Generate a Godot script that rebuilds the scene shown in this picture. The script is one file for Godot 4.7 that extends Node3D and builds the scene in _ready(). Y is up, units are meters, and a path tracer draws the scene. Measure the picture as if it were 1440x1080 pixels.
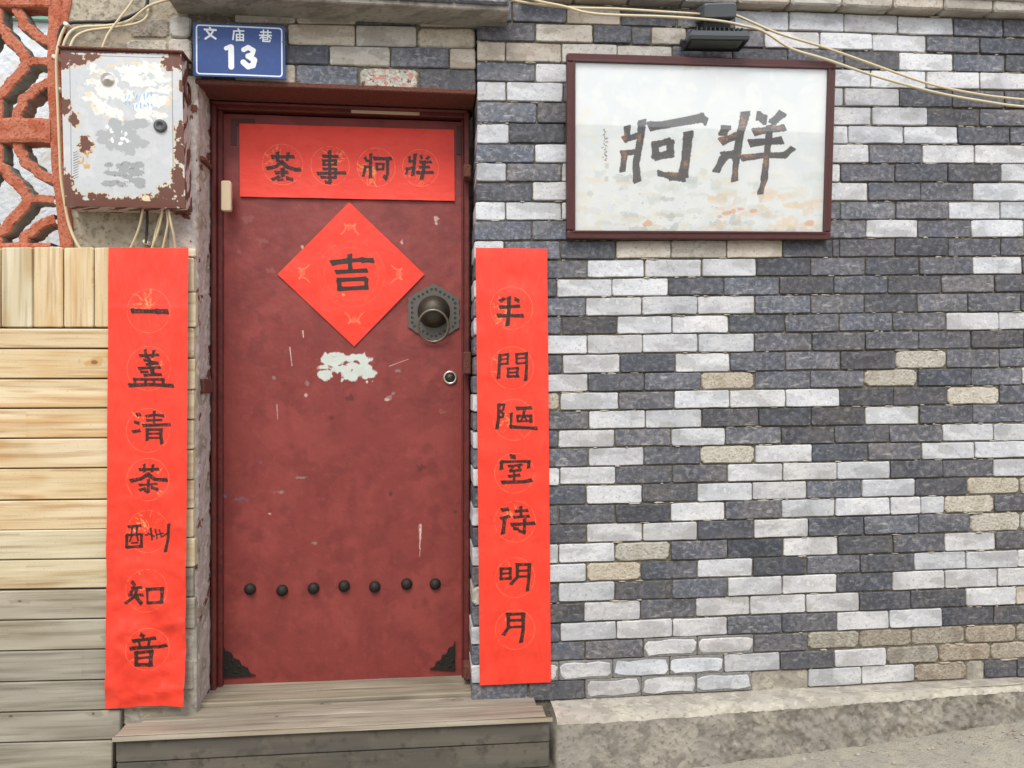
extends Node3D
# A narrow alley house front: red iron door with paper couplets, grey and white brick wall, wooden cladding.
# Facade plane z = 0 (brick faces), street towards +z, y up, metres.

const F := 1088.0            # focal length in photograph pixels (1440 x 1080)
const YAW := 6.0             # camera turned right of the wall's normal, degrees
const EYE := Vector3(0.0, 1.3, 2.7)
var rng := RandomNumberGenerator.new()
var M := {}
var used := {}
var XF := Transform3D.IDENTITY

# ------------------------------------------------------------------ survey helpers
func ray(u, v) -> Vector3:
	var a := deg_to_rad(YAW)
	var x: float = (u - 720.0) / F
	var y: float = (540.0 - v) / F
	return Vector3(cos(a), 0, sin(a)) * x + Vector3(0, 1, 0) * y + Vector3(sin(a), 0, -cos(a))
func at(u, v, z := 0.0) -> Vector3:          # point of the plane z seen in that direction
	var d := ray(u, v)
	return EYE + d * ((z - EYE.z) / d.z)
func lvl(u, v, y) -> Vector3:                # point of the level y seen in that direction
	var d := ray(u, v)
	return EYE + d * ((y - EYE.y) / d.y)
func at2(u, v, z := 0.0) -> Vector2:
	var p := at(u, v, z)
	return Vector2(p.x, p.y)

# ------------------------------------------------------------------ scene tree helpers
func numbered(called: String) -> String:
	if not used.has(called):
		used[called] = 0
		return called
	used[called] += 1
	return "%s_%03d" % [called, used[called]]
func tag(o, label := "", category := "", group := "", kind := ""):
	if label: o.set_meta("label", label)
	if category: o.set_meta("category", category)
	if group: o.set_meta("group", group)
	if kind: o.set_meta("kind", kind)
	return o
func thing(called: String, label: String, category: String, where: Vector3, group := "") -> Node3D:
	var o := Node3D.new()
	o.name = numbered(called)
	add_child(o)
	o.position = where
	tag(o, label, category, group)
	return o
func world_of(o: Node3D) -> Vector3:
	return o.position if o.get_parent() == self else o.position + world_of(o.get_parent())
func put(mesh: Mesh, called: String, m: Material, parent: Node3D, where := Vector3.ZERO) -> MeshInstance3D:
	var o := MeshInstance3D.new()
	o.mesh = mesh
	o.material_override = m
	if parent == self:
		o.name = numbered(called)
		add_child(o)
		o.position = where
	else:
		o.name = called
		parent.add_child(o, true)
		o.position = where - world_of(parent)
	return o
func begin() -> SurfaceTool:
	var st := SurfaceTool.new()
	st.begin(Mesh.PRIMITIVE_TRIANGLES)
	st.set_smooth_group(-1)
	return st
func done(st: SurfaceTool) -> ArrayMesh:
	st.generate_normals()
	st.generate_tangents()
	return st.commit()
func part(st: SurfaceTool, called: String, m: Material, parent: Node3D) -> MeshInstance3D:
	return put(done(st), called, m, parent)
func solo(st: SurfaceTool, called: String, m: Material, label: String, category: String, group := ""):
	return tag(put(done(st), called, m, self), label, category, group)
func struct(st: SurfaceTool, called: String, m: Material):
	return tag(put(done(st), called, m, self), "", "", "", "structure")

# ------------------------------------------------------------------ shape helpers
func vx(st: SurfaceTool, p: Vector3, uv: Vector2, c := Color.WHITE):
	st.set_color(c)
	st.set_uv(uv)
	st.add_vertex(XF * p)
func tri(st, a, b, c, ua := Vector2.ZERO, ub := Vector2.ZERO, uc := Vector2.ZERO, col := Color.WHITE):
	vx(st, a, ua, col); vx(st, b, ub, col); vx(st, c, uc, col)
func quad(st, a, b, c, d, ua, ub, uc, ud, col := Color.WHITE):     # clockwise seen from the front
	tri(st, a, b, c, ua, ub, uc, col); tri(st, a, c, d, ua, uc, ud, col)

# A slab with rounded corners and a chamfered, slightly uneven front. q: TL, TR, BR, BL in x, y.
func slab(st, q: Array, zb: float, zf: float, bev := 0.003, jit := 0.0, rad := 0.006, col := Color.WHITE, uo := Vector2.ZERO, turned := false, tilt := 0.0):
	var ex: Vector2 = (q[1] - q[0]).normalized()
	var ey: Vector2 = (q[3] - q[0]).normalized()
	var w: float = (q[1] - q[0]).length()
	var h: float = (q[3] - q[0]).length()
	var n := [q[0] + (ex + ey) * bev, q[1] + (ey - ex) * bev, q[2] - (ex + ey) * bev, q[3] + (ex - ey) * bev]
	var cs: float = min(rad / w, 0.3)
	var ct: float = min(rad / h, 0.3)
	var s := [cs, .24, .5, .77, 1 - cs, 1, 1, 1, 1 - cs, .76, .5, .23, cs, 0, 0, 0]
	var t := [0, 0, 0, 0, 0, ct, .5, 1 - ct, 1, 1, 1, 1, 1, 1 - ct, .5, ct]
	var o := []
	var i := []
	for k in 16:
		var js: float = rng.randf_range(-1, .4) * jit / w * (1.0 if s[k] > .5 else -1.0)
		var jt: float = rng.randf_range(-1, .4) * jit / h * (1.0 if t[k] > .5 else -1.0)
		var sk: float = s[k] + js
		var tk: float = t[k] + jt
		var a: Vector2 = (q[0].lerp(q[1], sk)).lerp(q[3].lerp(q[2], sk), tk)
		var b: Vector2 = (n[0].lerp(n[1], sk)).lerp(n[3].lerp(n[2], sk), tk)
		o.append(a)
		i.append(b)
	var c: Vector2 = (q[0] + q[1] + q[2] + q[3]) / 4.0
	var uvf := func(p: Vector2, dz := 0.0) -> Vector2:
		return (Vector2(p.y, p.x) if turned else Vector2(p.x, -p.y)) + uo + Vector2(dz, dz)
	var zt := func(p: Vector2) -> float: return zf + (p.y - c.y) / max(h, .001) * tilt
	for k in 16:
		var m := (k + 1) % 16
		tri(st, Vector3(c.x, c.y, zf), Vector3(i[k].x, i[k].y, zt.call(i[k])), Vector3(i[m].x, i[m].y, zt.call(i[m])), uvf.call(c), uvf.call(i[k]), uvf.call(i[m]), col)
		var ok := Vector3(o[k].x, o[k].y, zt.call(o[k]) - bev)
		var om := Vector3(o[m].x, o[m].y, zt.call(o[m]) - bev)
		quad(st, Vector3(i[k].x, i[k].y, zt.call(i[k])), ok, om, Vector3(i[m].x, i[m].y, zt.call(i[m])), uvf.call(i[k]), uvf.call(o[k]), uvf.call(o[m]), uvf.call(i[m]), col)
		quad(st, ok, Vector3(ok.x, ok.y, zb), Vector3(om.x, om.y, zb), om, uvf.call(o[k]), uvf.call(o[k], zf - zb), uvf.call(o[m], zf - zb), uvf.call(o[m]), col)
func rectq(x0, y0, x1, y1) -> Array:         # x0 < x1, y0 < y1
	return [Vector2(x0, y1), Vector2(x1, y1), Vector2(x1, y0), Vector2(x0, y0)]
func pxq(u0, v0, u1, v1, z) -> Array:
	return [at2(u0, v0, z), at2(u1, v0, z), at2(u1, v1, z), at2(u0, v1, z)]
func cuboid(st, a: Vector3, b: Vector3, bev := 0.003, col := Color.WHITE, uo := Vector2.ZERO, turned := false):   # a: least corner, b: greatest
	slab(st, rectq(a.x, a.y, b.x, b.y), a.z, b.z, bev, 0.0, bev, col, uo, turned)
	var w := rectq(a.x, a.y, b.x, b.y)                                # its back
	var z := a.z
	quad(st, Vector3(w[1].x, w[1].y, z), Vector3(w[0].x, w[0].y, z), Vector3(w[3].x, w[3].y, z), Vector3(w[2].x, w[2].y, z), w[1], w[0], w[3], w[2], col)
# outline polygon (clockwise seen from +z) with a chamfered front
func prism(st, poly: PackedVector2Array, zb: float, zf: float, bev := 0.002, col := Color.WHITE):
	var inner := poly
	if bev > 0.0:
		var got := Geometry2D.offset_polygon(poly, -bev, Geometry2D.JOIN_MITER)
		if got.size() == 1 and got[0].size() == poly.size():
			inner = got[0]
			var best := 0
			for k in inner.size():
				if inner[k].distance_to(poly[0]) < inner[best].distance_to(poly[0]): best = k
			var r := PackedVector2Array()
			var rev := Geometry2D.is_polygon_clockwise(inner) != Geometry2D.is_polygon_clockwise(poly)
			for k in inner.size(): r.append(inner[(best + (-k if rev else k) + inner.size() * 2) % inner.size()])
			inner = r
	var ix := Geometry2D.triangulate_polygon(inner)
	for k in range(0, ix.size(), 3):
		var a := inner[ix[k]]; var b := inner[ix[k + 1]]; var c := inner[ix[k + 2]]
		if (b - a).cross(c - a) > 0:
			var s := b; b = c; c = s
		tri(st, Vector3(a.x, a.y, zf), Vector3(b.x, b.y, zf), Vector3(c.x, c.y, zf), Vector2(a.x, -a.y), Vector2(b.x, -b.y), Vector2(c.x, -c.y), col)
	for k in poly.size():
		var m := (k + 1) % poly.size()
		var p := poly[k]; var q := poly[m]; var pi := inner[k]; var qi := inner[m]
		quad(st, Vector3(pi.x, pi.y, zf), Vector3(p.x, p.y, zf - bev), Vector3(q.x, q.y, zf - bev), Vector3(qi.x, qi.y, zf), pi, p, q, qi, col)
		quad(st, Vector3(p.x, p.y, zf - bev), Vector3(p.x, p.y, zb), Vector3(q.x, q.y, zb), Vector3(q.x, q.y, zf - bev), p, p + Vector2(.05, .05), q + Vector2(.05, .05), q, col)
# profile of (radius, z) turned round the z axis at c
func lathe(st, c: Vector3, prof: Array, seg := 20, col := Color.WHITE):
	for k in seg:
		var a := TAU * k / seg
		var b := TAU * (k + 1) / seg
		for j in prof.size() - 1:
			var p: Vector2 = prof[j]; var q: Vector2 = prof[j + 1]
			var P := func(r: Vector2, t: float) -> Vector3: return c + Vector3(cos(t) * r.x, sin(t) * r.x, r.y)
			quad(st, P.call(p, a), P.call(q, a), P.call(q, b), P.call(p, b), Vector2(a * .1, p.y), Vector2(a * .1, q.y), Vector2(b * .1, q.y), Vector2(b * .1, p.y), col)
func spline(pts: Array, n := 6) -> Array:
	var out := []
	for k in pts.size() - 1:
		var a: Vector3 = pts[max(k - 1, 0)]; var b: Vector3 = pts[k]; var c: Vector3 = pts[k + 1]; var d: Vector3 = pts[min(k + 2, pts.size() - 1)]
		for j in n: out.append(b.cubic_interpolate(c, a, d, float(j) / n))
	out.append(pts[-1])
	return out
func tube(st, pts: Array, r: float, seg := 8, closed := false):
	var n := pts.size()
	var rings := []
	for k in n:
		var a: Vector3 = pts[(k - 1 + n) % n] if closed else pts[max(k - 1, 0)]
		var b: Vector3 = pts[(k + 1) % n] if closed else pts[min(k + 1, n - 1)]
		var t := (b - a).normalized()
		var s := t.cross(Vector3(0.31, 0.22, 0.92)).normalized()
		var w := t.cross(s)
		var ring := []
		for j in seg: ring.append(pts[k] + (s * cos(TAU * j / seg) + w * sin(TAU * j / seg)) * r)
		rings.append(ring)
	for k in (n if closed else n - 1):
		var m := (k + 1) % n
		for j in seg:
			var i := (j + 1) % seg
			quad(st, rings[k][j], rings[k][i], rings[m][i], rings[m][j], Vector2(j, k) * .02, Vector2(i, k) * .02, Vector2(i, m) * .02, Vector2(j, m) * .02)
	if not closed:
		for j in range(1, seg - 1):
			tri(st, rings[0][0], rings[0][j + 1], rings[0][j])
			tri(st, rings[n - 1][0], rings[n - 1][j], rings[n - 1][j + 1])
func bar(st, pts: Array, half: float, zb: float, zf: float, wob := 0.0, cut: SurfaceTool = null):   # a cast bar that follows a 2-D line
	var n := pts.size()
	var L := []
	var R := []
	for k in n:
		var a: Vector2 = pts[max(k - 1, 0)]; var b: Vector2 = pts[min(k + 1, n - 1)]
		var t := (b - a).normalized()
		var s := Vector2(-t.y, t.x)
		L.append(pts[k] + s * (half + rng.randf_range(-wob, wob)))
		R.append(pts[k] - s * (half + rng.randf_range(-wob, wob)))
	var e := 0.004
	for k in n - 1:
		var l0: Vector2 = L[k]; var l1: Vector2 = L[k + 1]; var r0: Vector2 = R[k]; var r1: Vector2 = R[k + 1]
		var li0 := l0.lerp(r0, .12); var li1 := l1.lerp(r1, .12); var ri0 := r0.lerp(l0, .12); var ri1 := r1.lerp(l1, .12)
		var V := func(p: Vector2, z: float) -> Vector3: return Vector3(p.x, p.y, z)
		quad(st, V.call(li0, zf), V.call(li1, zf), V.call(ri1, zf), V.call(ri0, zf), li0, li1, ri1, ri0)
		quad(st, V.call(l0, zf - e), V.call(l1, zf - e), V.call(li1, zf), V.call(li0, zf), l0, l1, li1, li0)
		quad(st, V.call(ri0, zf), V.call(ri1, zf), V.call(r1, zf - e), V.call(r0, zf - e), ri0, ri1, r1, r0)
		var sd: SurfaceTool = cut if cut else st
		quad(sd, V.call(l0, zb), V.call(l1, zb), V.call(l1, zf - e), V.call(l0, zf - e), l0, l1, l1 + Vector2(.05, .05), l0 + Vector2(.05, .05))
		quad(sd, V.call(r1, zb), V.call(r0, zb), V.call(r0, zf - e), V.call(r1, zf - e), r1, r0, r0 + Vector2(.05, .05), r1 + Vector2(.05, .05))
# a sheet of paper or board: o top-left, ex along, ey down; wavy by wave(u, v) metres; uv 0..1 over the print
func sheet(st, o: Vector3, ex: Vector3, ey: Vector3, nx: int, ny: int, thick: float, wave: Callable):
	var nrm := ey.cross(ex).normalized()
	if nrm.z < 0: nrm = -nrm
	var P := func(i: int, j: int, back: float) -> Vector3:
		var u := float(i) / nx
		var v := float(j) / ny
		return o + ex * u + ey * v + nrm * (wave.call(u, v) - back)
	st.set_smooth_group(0)
	for j in ny:
		for i in nx:
			var ua := Vector2(float(i) / nx, float(j) / ny); var uc := Vector2(float(i + 1) / nx, float(j + 1) / ny)
			quad(st, P.call(i, j, 0.), P.call(i + 1, j, 0.), P.call(i + 1, j + 1, 0.), P.call(i, j + 1, 0.), ua, Vector2(uc.x, ua.y), uc, Vector2(ua.x, uc.y))
	st.set_smooth_group(-1)
	for j in ny:
		quad(st, P.call(0, j, 0.), P.call(0, j + 1, 0.), P.call(0, j + 1, thick), P.call(0, j, thick), Vector2(.01, .01), Vector2(.01, .01), Vector2(.01, .01), Vector2(.01, .01))
		quad(st, P.call(nx, j + 1, 0.), P.call(nx, j, 0.), P.call(nx, j, thick), P.call(nx, j + 1, thick), Vector2(.01, .01), Vector2(.01, .01), Vector2(.01, .01), Vector2(.01, .01))
	for i in nx:
		quad(st, P.call(i + 1, 0, 0.), P.call(i, 0, 0.), P.call(i, 0, thick), P.call(i + 1, 0, thick), Vector2(.01, .01), Vector2(.01, .01), Vector2(.01, .01), Vector2(.01, .01))
		quad(st, P.call(i, ny, 0.), P.call(i + 1, ny, 0.), P.call(i + 1, ny, thick), P.call(i, ny, thick), Vector2(.01, .01), Vector2(.01, .01), Vector2(.01, .01), Vector2(.01, .01))
func para(tl, tr, br, bl, z) -> Array:       # the rectangle-like sheet through four sighted corners: origin, along, down
	var a := at(tl[0], tl[1], z); var b := at(tr[0], tr[1], z); var c := at(br[0], br[1], z); var d := at(bl[0], bl[1], z)
	var ex := (b - a + c - d) / 2.0
	var ey := (d - a + c - b) / 2.0
	var mid := (a + b + c + d) / 4.0
	return [mid - ex / 2.0 - ey / 2.0, ex, ey]

# ------------------------------------------------------------------ texture helpers
var CW := 0
var CH := 0
var CB := PackedByteArray()
var RN := PackedByteArray()                  # 256 x 256 fine noise used by brush edges
func nz(w: int, h: int, freq: float, oct: int, s: int, kind := FastNoiseLite.TYPE_SIMPLEX_SMOOTH, sx := 1, sy := 1) -> Image:
	var n := FastNoiseLite.new()
	n.noise_type = kind
	n.seed = s
	n.frequency = freq
	n.fractal_octaves = oct
	var im := n.get_seamless_image(max(8, w / sx), max(8, h / sy), false, false, 0.12, true)
	if im.get_format() != Image.FORMAT_L8: im.convert(Image.FORMAT_L8)
	if im.get_width() != w or im.get_height() != h: im.resize(w, h, Image.INTERPOLATE_CUBIC)
	return im
func canvas(w: int, h: int, c: Color):
	CW = w
	CH = h
	var im := Image.create_empty(w, h, false, Image.FORMAT_RGB8)
	im.fill(c)
	CB = im.get_data()
func layer(im: Image, lo: float, hi: float, c: Color, strength := 1.0):
	var b := im.get_data()
	var lut := PackedInt32Array()
	lut.resize(256)
	for k in 256: lut[k] = int(smoothstep(lo, hi, k / 255.0) * strength * 256.0)
	var r := int(c.r * 255); var g := int(c.g * 255); var l := int(c.b * 255)
	for k in CW * CH:
		var t := lut[b[k]]
		if t > 0:
			var i := k * 3
			CB[i] += ((r - CB[i]) * t) >> 8
			CB[i + 1] += ((g - CB[i + 1]) * t) >> 8
			CB[i + 2] += ((l - CB[i + 2]) * t) >> 8
func blend(x: int, y: int, c: Color, t: float):
	if x < 0 or y < 0 or x >= CW or y >= CH or t <= 0.0: return
	var i := (y * CW + x) * 3
	CB[i] = int(lerp(float(CB[i]), c.r * 255, t))
	CB[i + 1] = int(lerp(float(CB[i + 1]), c.g * 255, t))
	CB[i + 2] = int(lerp(float(CB[i + 2]), c.b * 255, t))
func brush(p: Array, w0: float, w1: float, c: Color, rough := 0.25, dry := 0.0, opac := 1.0, blunt := false):
	var total := p.size() - 1
	for k in total:
		var a: Vector2 = p[k]; var b: Vector2 = p[k + 1]
		var ra: float = lerp(w0, w1, float(k) / total) / 2; var rb: float = lerp(w0, w1, float(k + 1) / total) / 2
		var m: float = max(ra, rb) + 2
		var ab := b - a
		var l2: float = max(ab.length_squared(), .01)
		for y in range(int(min(a.y, b.y) - m), int(max(a.y, b.y) + m) + 1):
			for x in range(int(min(a.x, b.x) - m), int(max(a.x, b.x) + m) + 1):
				var d := Vector2(x, y) - a
				var traw := d.dot(ab) / l2
				if blunt:
					var ln := sqrt(l2)
					var side := (d.x * ab.y - d.y * ab.x) / ln * .35
					if k == 0 and traw * ln + side < -ra * .45: continue
					if k == total - 1 and (traw - 1.0) * ln + side > rb * .45: continue
				var t := clampf(traw, 0, 1)
				var nv: float = RN[((y & 255) << 8) | (x & 255)] / 255.0 - .5
				var swell: float = 1.0 if not blunt else 1.0 + .22 * (pow(absf((k + t) / total * 2.0 - 1.0), 2.0) - .5)
				var cov: float = lerp(ra, rb, t) * swell * (1.0 + rough * nv) - (d - ab * t).length() + .5
				if cov > 0: blend(x, y, c, min(cov, 1.0) * opac * (1.0 - dry * clampf(nv * 4.0, 0, 1)))
func splat(cx: float, cy: float, rx: float, ry: float, c: Color, rough := 0.8, opac := 1.0, sc := .45):
	for y in range(int(cy - ry * 1.5), int(cy + ry * 1.5) + 1):
		for x in range(int(cx - rx * 1.5), int(cx + rx * 1.5) + 1):
			var d := Vector2((x - cx) / rx, (y - cy) / ry).length()
			var nv: float = RN[((int(y * sc) & 255) << 8) | (int(x * sc) & 255)] / 255.0 - .5
			blend(x, y, c, clampf((1.0 + rough * nv - d) * min(rx, ry) * .6, 0, 1) * opac)
func texture() -> ImageTexture:
	var im := Image.create_from_data(CW, CH, false, Image.FORMAT_RGB8, CB)
	im.generate_mipmaps()
	return ImageTexture.create_from_image(im)
func bump(im: Image, strength: float) -> ImageTexture:
	var b := im.duplicate() as Image
	b.convert(Image.FORMAT_RGBA8)
	b.bump_map_to_normal_map(strength)
	return ImageTexture.create_from_image(b)
func mat(tex, rough: float, nrm = null, depth := 1.0, scale := 1.0) -> StandardMaterial3D:
	var m := StandardMaterial3D.new()
	if tex is Color: m.albedo_color = tex
	else: m.albedo_texture = tex
	m.roughness = rough
	m.vertex_color_use_as_albedo = true
	m.uv1_scale = Vector3(scale, scale, 1)
	if nrm:
		m.normal_enabled = true
		m.normal_texture = nrm
		m.normal_scale = depth
	return m
func grey(r, g, b) -> Color: return Color8(r, g, b)

# ------------------------------------------------------------------ materials
func make_materials():
	RN = nz(256, 256, 0.09, 3, 7).get_data()
	var n := 512
	var fine := nz(n, n, 0.12, 4, 1)
	var mid := nz(n, n, 0.03, 4, 2)
	var big := nz(n, n, 0.009, 4, 3)
	var speck := nz(n, n, 0.22, 2, 4)
	var streak := nz(n, n, 0.03, 4, 5, FastNoiseLite.TYPE_SIMPLEX_SMOOTH, 5, 1)
	var cell := nz(n, n, 0.05, 2, 6, FastNoiseLite.TYPE_CELLULAR)
	var pit := nz(n, n, 0.06, 5, 8)
	# white glazed-over brick: off-white skin with grey wipes and faint horizontal wrinkles (uv in half metres)
	var wide := nz(n, n, 0.006, 3, 9)
	var wipe := nz(n, n, 0.014, 5, 10, FastNoiseLite.TYPE_SIMPLEX_SMOOTH, 3, 1)
	var tear := nz(n, n, 0.011, 5, 11, FastNoiseLite.TYPE_SIMPLEX_SMOOTH, 2, 1)
	var rn := bump(wipe, 4.0)
	var clot := nz(n, n, 0.045, 5, 15)
	var clot2 := nz(n, n, 0.07, 4, 16, FastNoiseLite.TYPE_SIMPLEX_SMOOTH, 2, 1)
	canvas(n, n, grey(203, 204, 208))
	layer(wide, .4, .75, grey(214, 214, 215), .9)
	layer(wipe, .58, .8, grey(178, 179, 184), .6)
	layer(wipe, .40, .25, grey(223, 223, 224), .7)
	layer(clot2, .62, .8, grey(184, 184, 187), .5)
	layer(clot, .36, .22, grey(226, 226, 226), .6)
	layer(tear, .5, .505, grey(186, 186, 188), .3)
	layer(tear, .64, .645, grey(162, 161, 161), .4)
	layer(pit, .70, .82, grey(152, 150, 147), .5)
	layer(speck, .80, .92, grey(116, 113, 108), .65)
	var rn2 := bump(clot, 2.5)
	M.white = mat(texture(), .75, rn2, .4, 1.7)
	canvas(n, n, grey(192, 183, 170))
	layer(wide, .4, .75, grey(203, 196, 186), .9)
	layer(wipe, .56, .8, grey(164, 154, 140), .6)
	layer(clot2, .62, .8, grey(170, 160, 146), .5)
	layer(tear, .60, .61, grey(150, 140, 125), .4)
	layer(pit, .68, .82, grey(138, 127, 112), .55)
	layer(speck, .78, .92, grey(108, 99, 86), .65)
	M.beige = mat(texture(), .8, rn2, .45, 1.7)
	# charcoal brick with bloom and scratches
	canvas(n, n, grey(108, 109, 116))
	layer(wide, .42, .7, grey(118, 115, 119), .9)
	layer(wide, .40, .15, grey(98, 103, 117), .9)
	layer(wipe, .5, .75, grey(85, 87, 94), .8)
	layer(clot, .54, .72, grey(89, 89, 95), .6)
	layer(clot, .42, .25, grey(143, 140, 145), .65)
	layer(clot2, .60, .78, grey(136, 133, 138), .5)
	layer(pit, .66, .8, grey(70, 70, 75), .5)
	layer(nz(n, n, 0.03, 5, 13), .70, .78, grey(166, 163, 163), .5)
	layer(speck, .76, .87, grey(187, 186, 185), .5)
	layer(nz(n, n, 0.05, 3, 14, FastNoiseLite.TYPE_SIMPLEX_SMOOTH, 4, 1), .78, .86, grey(194, 191, 188), .55)
	M.dark = mat(texture(), .72, rn2, .55, 1.7)
	# grey jointing smeared over the lower courses, pale lime smeared along beds
	canvas(n, n, grey(126, 124, 122))
	layer(mid, .4, .8, grey(140, 138, 134), .8)
	layer(pit, .62, .8, grey(104, 102, 100), .6)
	M.grey_mortar = mat(texture(), .95, bump(pit, 3.0), .6, 2.0)
	canvas(n, n, grey(172, 164, 147))
	layer(mid, .4, .8, grey(190, 183, 167), .8)
	layer(pit, .6, .8, grey(142, 133, 116), .7)
	M.lime = mat(texture(), .95, bump(pit, 4.0), .8, 2.4)
	# bricks that have lost their skin: sandy, pitted
	canvas(n, n, grey(192, 185, 171))
	layer(mid, .4, .8, grey(206, 200, 188), .9)
	layer(big, .5, .8, grey(176, 167, 151), .7)
	layer(pit, .62, .8, grey(146, 133, 110), .6)
	layer(speck, .74, .9, grey(112, 101, 82), .6)
	var plain := texture()
	layer(nz(n, n, 0.02, 5, 26), .52, .58, grey(206, 142, 132), .9)
	layer(nz(n, n, 0.03, 5, 27), .64, .68, grey(214, 206, 184), .9)
	layer(nz(n, n, 0.035, 4, 28), .72, .76, grey(96, 78, 64), .8)
	M.pink = mat(texture(), .95, bump(pit, 4.0), .8, 2.2)
	M.sand = mat(plain, .95, bump(pit, 4.0), .8, 2.2)
	canvas(n, n, grey(160, 151, 138))
	layer(mid, .4, .8, grey(178, 170, 156), .9)
	layer(big, .5, .8, grey(138, 128, 115), .8)
	layer(pit, .62, .8, grey(116, 107, 95), .6)
	layer(speck, .74, .9, grey(204, 196, 180), .5)
	M.taupe = mat(texture(), .95, bump(pit, 4.0), .8, 2.2)
	# lime mortar
	canvas(n, n, grey(118, 111, 97))
	layer(mid, .45, .75, grey(148, 140, 121), .7)
	layer(pit, .6, .8, grey(86, 80, 68), .7)
	layer(speck, .72, .9, grey(182, 173, 152), .5)
	M.mortar = mat(texture(), 1.0, bump(fine, 6.0), 1.0, 2.5)
	# worn cement
	canvas(n, n, grey(166, 160, 149))
	layer(wide, .4, .75, grey(186, 179, 164), .8)
	layer(nz(n, n, 0.016, 5, 17), .54, .7, grey(146, 139, 127), .6)
	layer(nz(n, n, 0.025, 5, 18), .64, .75, grey(200, 193, 177), .55)
	layer(pit, .68, .82, grey(122, 115, 104), .5)
	layer(speck, .8, .92, grey(92, 87, 78), .5)
	M.cement = mat(texture(), .95, bump(pit, 3.0), .5, 1.1)
	canvas(n, n, grey(146, 141, 132))
	layer(wide, .4, .75, grey(164, 158, 146), .8)
	layer(nz(n, n, 0.014, 5, 19), .52, .68, grey(122, 117, 108), .7)
	layer(nz(n, n, 0.03, 5, 20), .64, .76, grey(172, 165, 151), .5)
	layer(pit, .66, .8, grey(100, 95, 87), .5)
	layer(speck, .78, .92, grey(178, 170, 155), .5)
	M.cement_face = mat(texture(), 1.0, bump(pit, 3.0), .6, 1.1)
	canvas(n, n, grey(150, 145, 133))
	layer(big, .4, .7, grey(163, 156, 140), .8)
	layer(mid, .5, .8, grey(136, 131, 118), .7)
	layer(speck, .7, .9, grey(110, 104, 92), .5)
	layer(cell, .84, .97, grey(174, 166, 148), .4)
	M.road = mat(texture(), .95, bump(fine, 4.0), .7, 1.3)
	# grey wall behind the meter box
	canvas(n, n, grey(160, 150, 132))
	layer(big, .45, .7, grey(176, 166, 146), .9)
	layer(mid, .5, .8, grey(128, 120, 104), .7)
	layer(pit, .62, .8, grey(108, 100, 86), .6)
	M.pier = mat(texture(), .95, bump(mid, 5.0), .7, 1.4)
	# jamb plaster: pinkish limewash flaking off cement
	canvas(n, n, grey(182, 169, 162))
	layer(mid, .5, .8, grey(196, 184, 176), .7)
	layer(nz(n, n, 0.009, 5, 21), .62, .66, grey(156, 145, 130), .9)
	layer(nz(n, n, 0.018, 5, 22), .66, .69, grey(202, 194, 184), .9)
	layer(nz(n, n, 0.012, 5, 25), .75, .77, grey(106, 52, 42), .9)
	layer(speck, .72, .9, grey(104, 92, 82), .6)
	M.jamb = mat(texture(), .95, bump(mid, 6.0), .8, 1.3)
	# terracotta
	canvas(n, n, grey(178, 106, 80))
	layer(mid, .4, .75, grey(190, 118, 92), .9)
	layer(big, .5, .75, grey(166, 84, 56), .7)
	layer(pit, .64, .78, grey(122, 56, 36), .7)
	layer(speck, .74, .88, grey(206, 140, 110), .4)
	M.terracotta = mat(texture(), .95, bump(pit, 4.0), .7, 2.4)
	# limewashed wall seen through the lattice
	canvas(n, n, grey(214, 218, 222))
	layer(mid, .55, .8, grey(196, 200, 204), .8)
	layer(big, .6, .8, grey(200, 198, 190), .7)
	layer(speck, .76, .9, grey(150, 150, 148), .6)
	M.limewash = mat(texture(), .9, bump(pit, 3.0), .6, 1.2)
	# planks: grain runs along u
	var grain := nz(n, n, 0.02, 4, 31, FastNoiseLite.TYPE_SIMPLEX_SMOOTH, 16, 1)
	var grain2 := nz(n, n, 0.06, 3, 32, FastNoiseLite.TYPE_SIMPLEX_SMOOTH, 24, 1)
	var broad := nz(n, n, 0.008, 3, 33, FastNoiseLite.TYPE_SIMPLEX_SMOOTH, 4, 1)
	var hair := nz(n, n, 0.12, 3, 35, FastNoiseLite.TYPE_SIMPLEX_SMOOTH, 28, 1)
	for w in [["wood", [212, 188, 148], [226, 208, 174], [196, 148, 94], [154, 114, 72]], ["wood_pale", [204, 190, 158], [218, 206, 178], [178, 150, 108], [140, 116, 84]], ["wood_mid", [178, 169, 153], [192, 184, 168], [154, 142, 122], [120, 109, 92]], ["wood_grey", [156, 150, 137], [170, 164, 150], [136, 129, 115], [104, 98, 87]], ["wood_step", [148, 138, 122], [172, 161, 141], [122, 113, 98], [88, 81, 70]]]:
		canvas(n, n, grey(w[1][0], w[1][1], w[1][2]))
		layer(broad, .5, .8, grey(w[2][0], w[2][1], w[2][2]), .9)
		layer(broad, .42, .18, grey(w[3][0], w[3][1], w[3][2]), .65)
		layer(grain, .55, .85, grey(w[3][0], w[3][1], w[3][2]), .55)
		layer(hair, .6, .85, grey(w[4][0], w[4][1], w[4][2]), .3)
		layer(hair, .36, .2, grey(w[2][0], w[2][1], w[2][2]), .35)
		layer(grain2, .62, .9, grey(w[4][0], w[4][1], w[4][2]), .4)
		for k in 7:
			var kx := rng.randf_range(20, n - 20); var ky := rng.randf_range(12, n - 12)
			splat(kx, ky, rng.randf_range(16, 30), rng.randf_range(6, 10), grey(w[3][0], w[3][1], w[3][2]), 1.2, .6)
			splat(kx, ky, rng.randf_range(3, 7), rng.randf_range(2.5, 4.5), grey(w[4][0] - 30, w[4][1] - 30, w[4][2] - 26), 1.0, .75)
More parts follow.
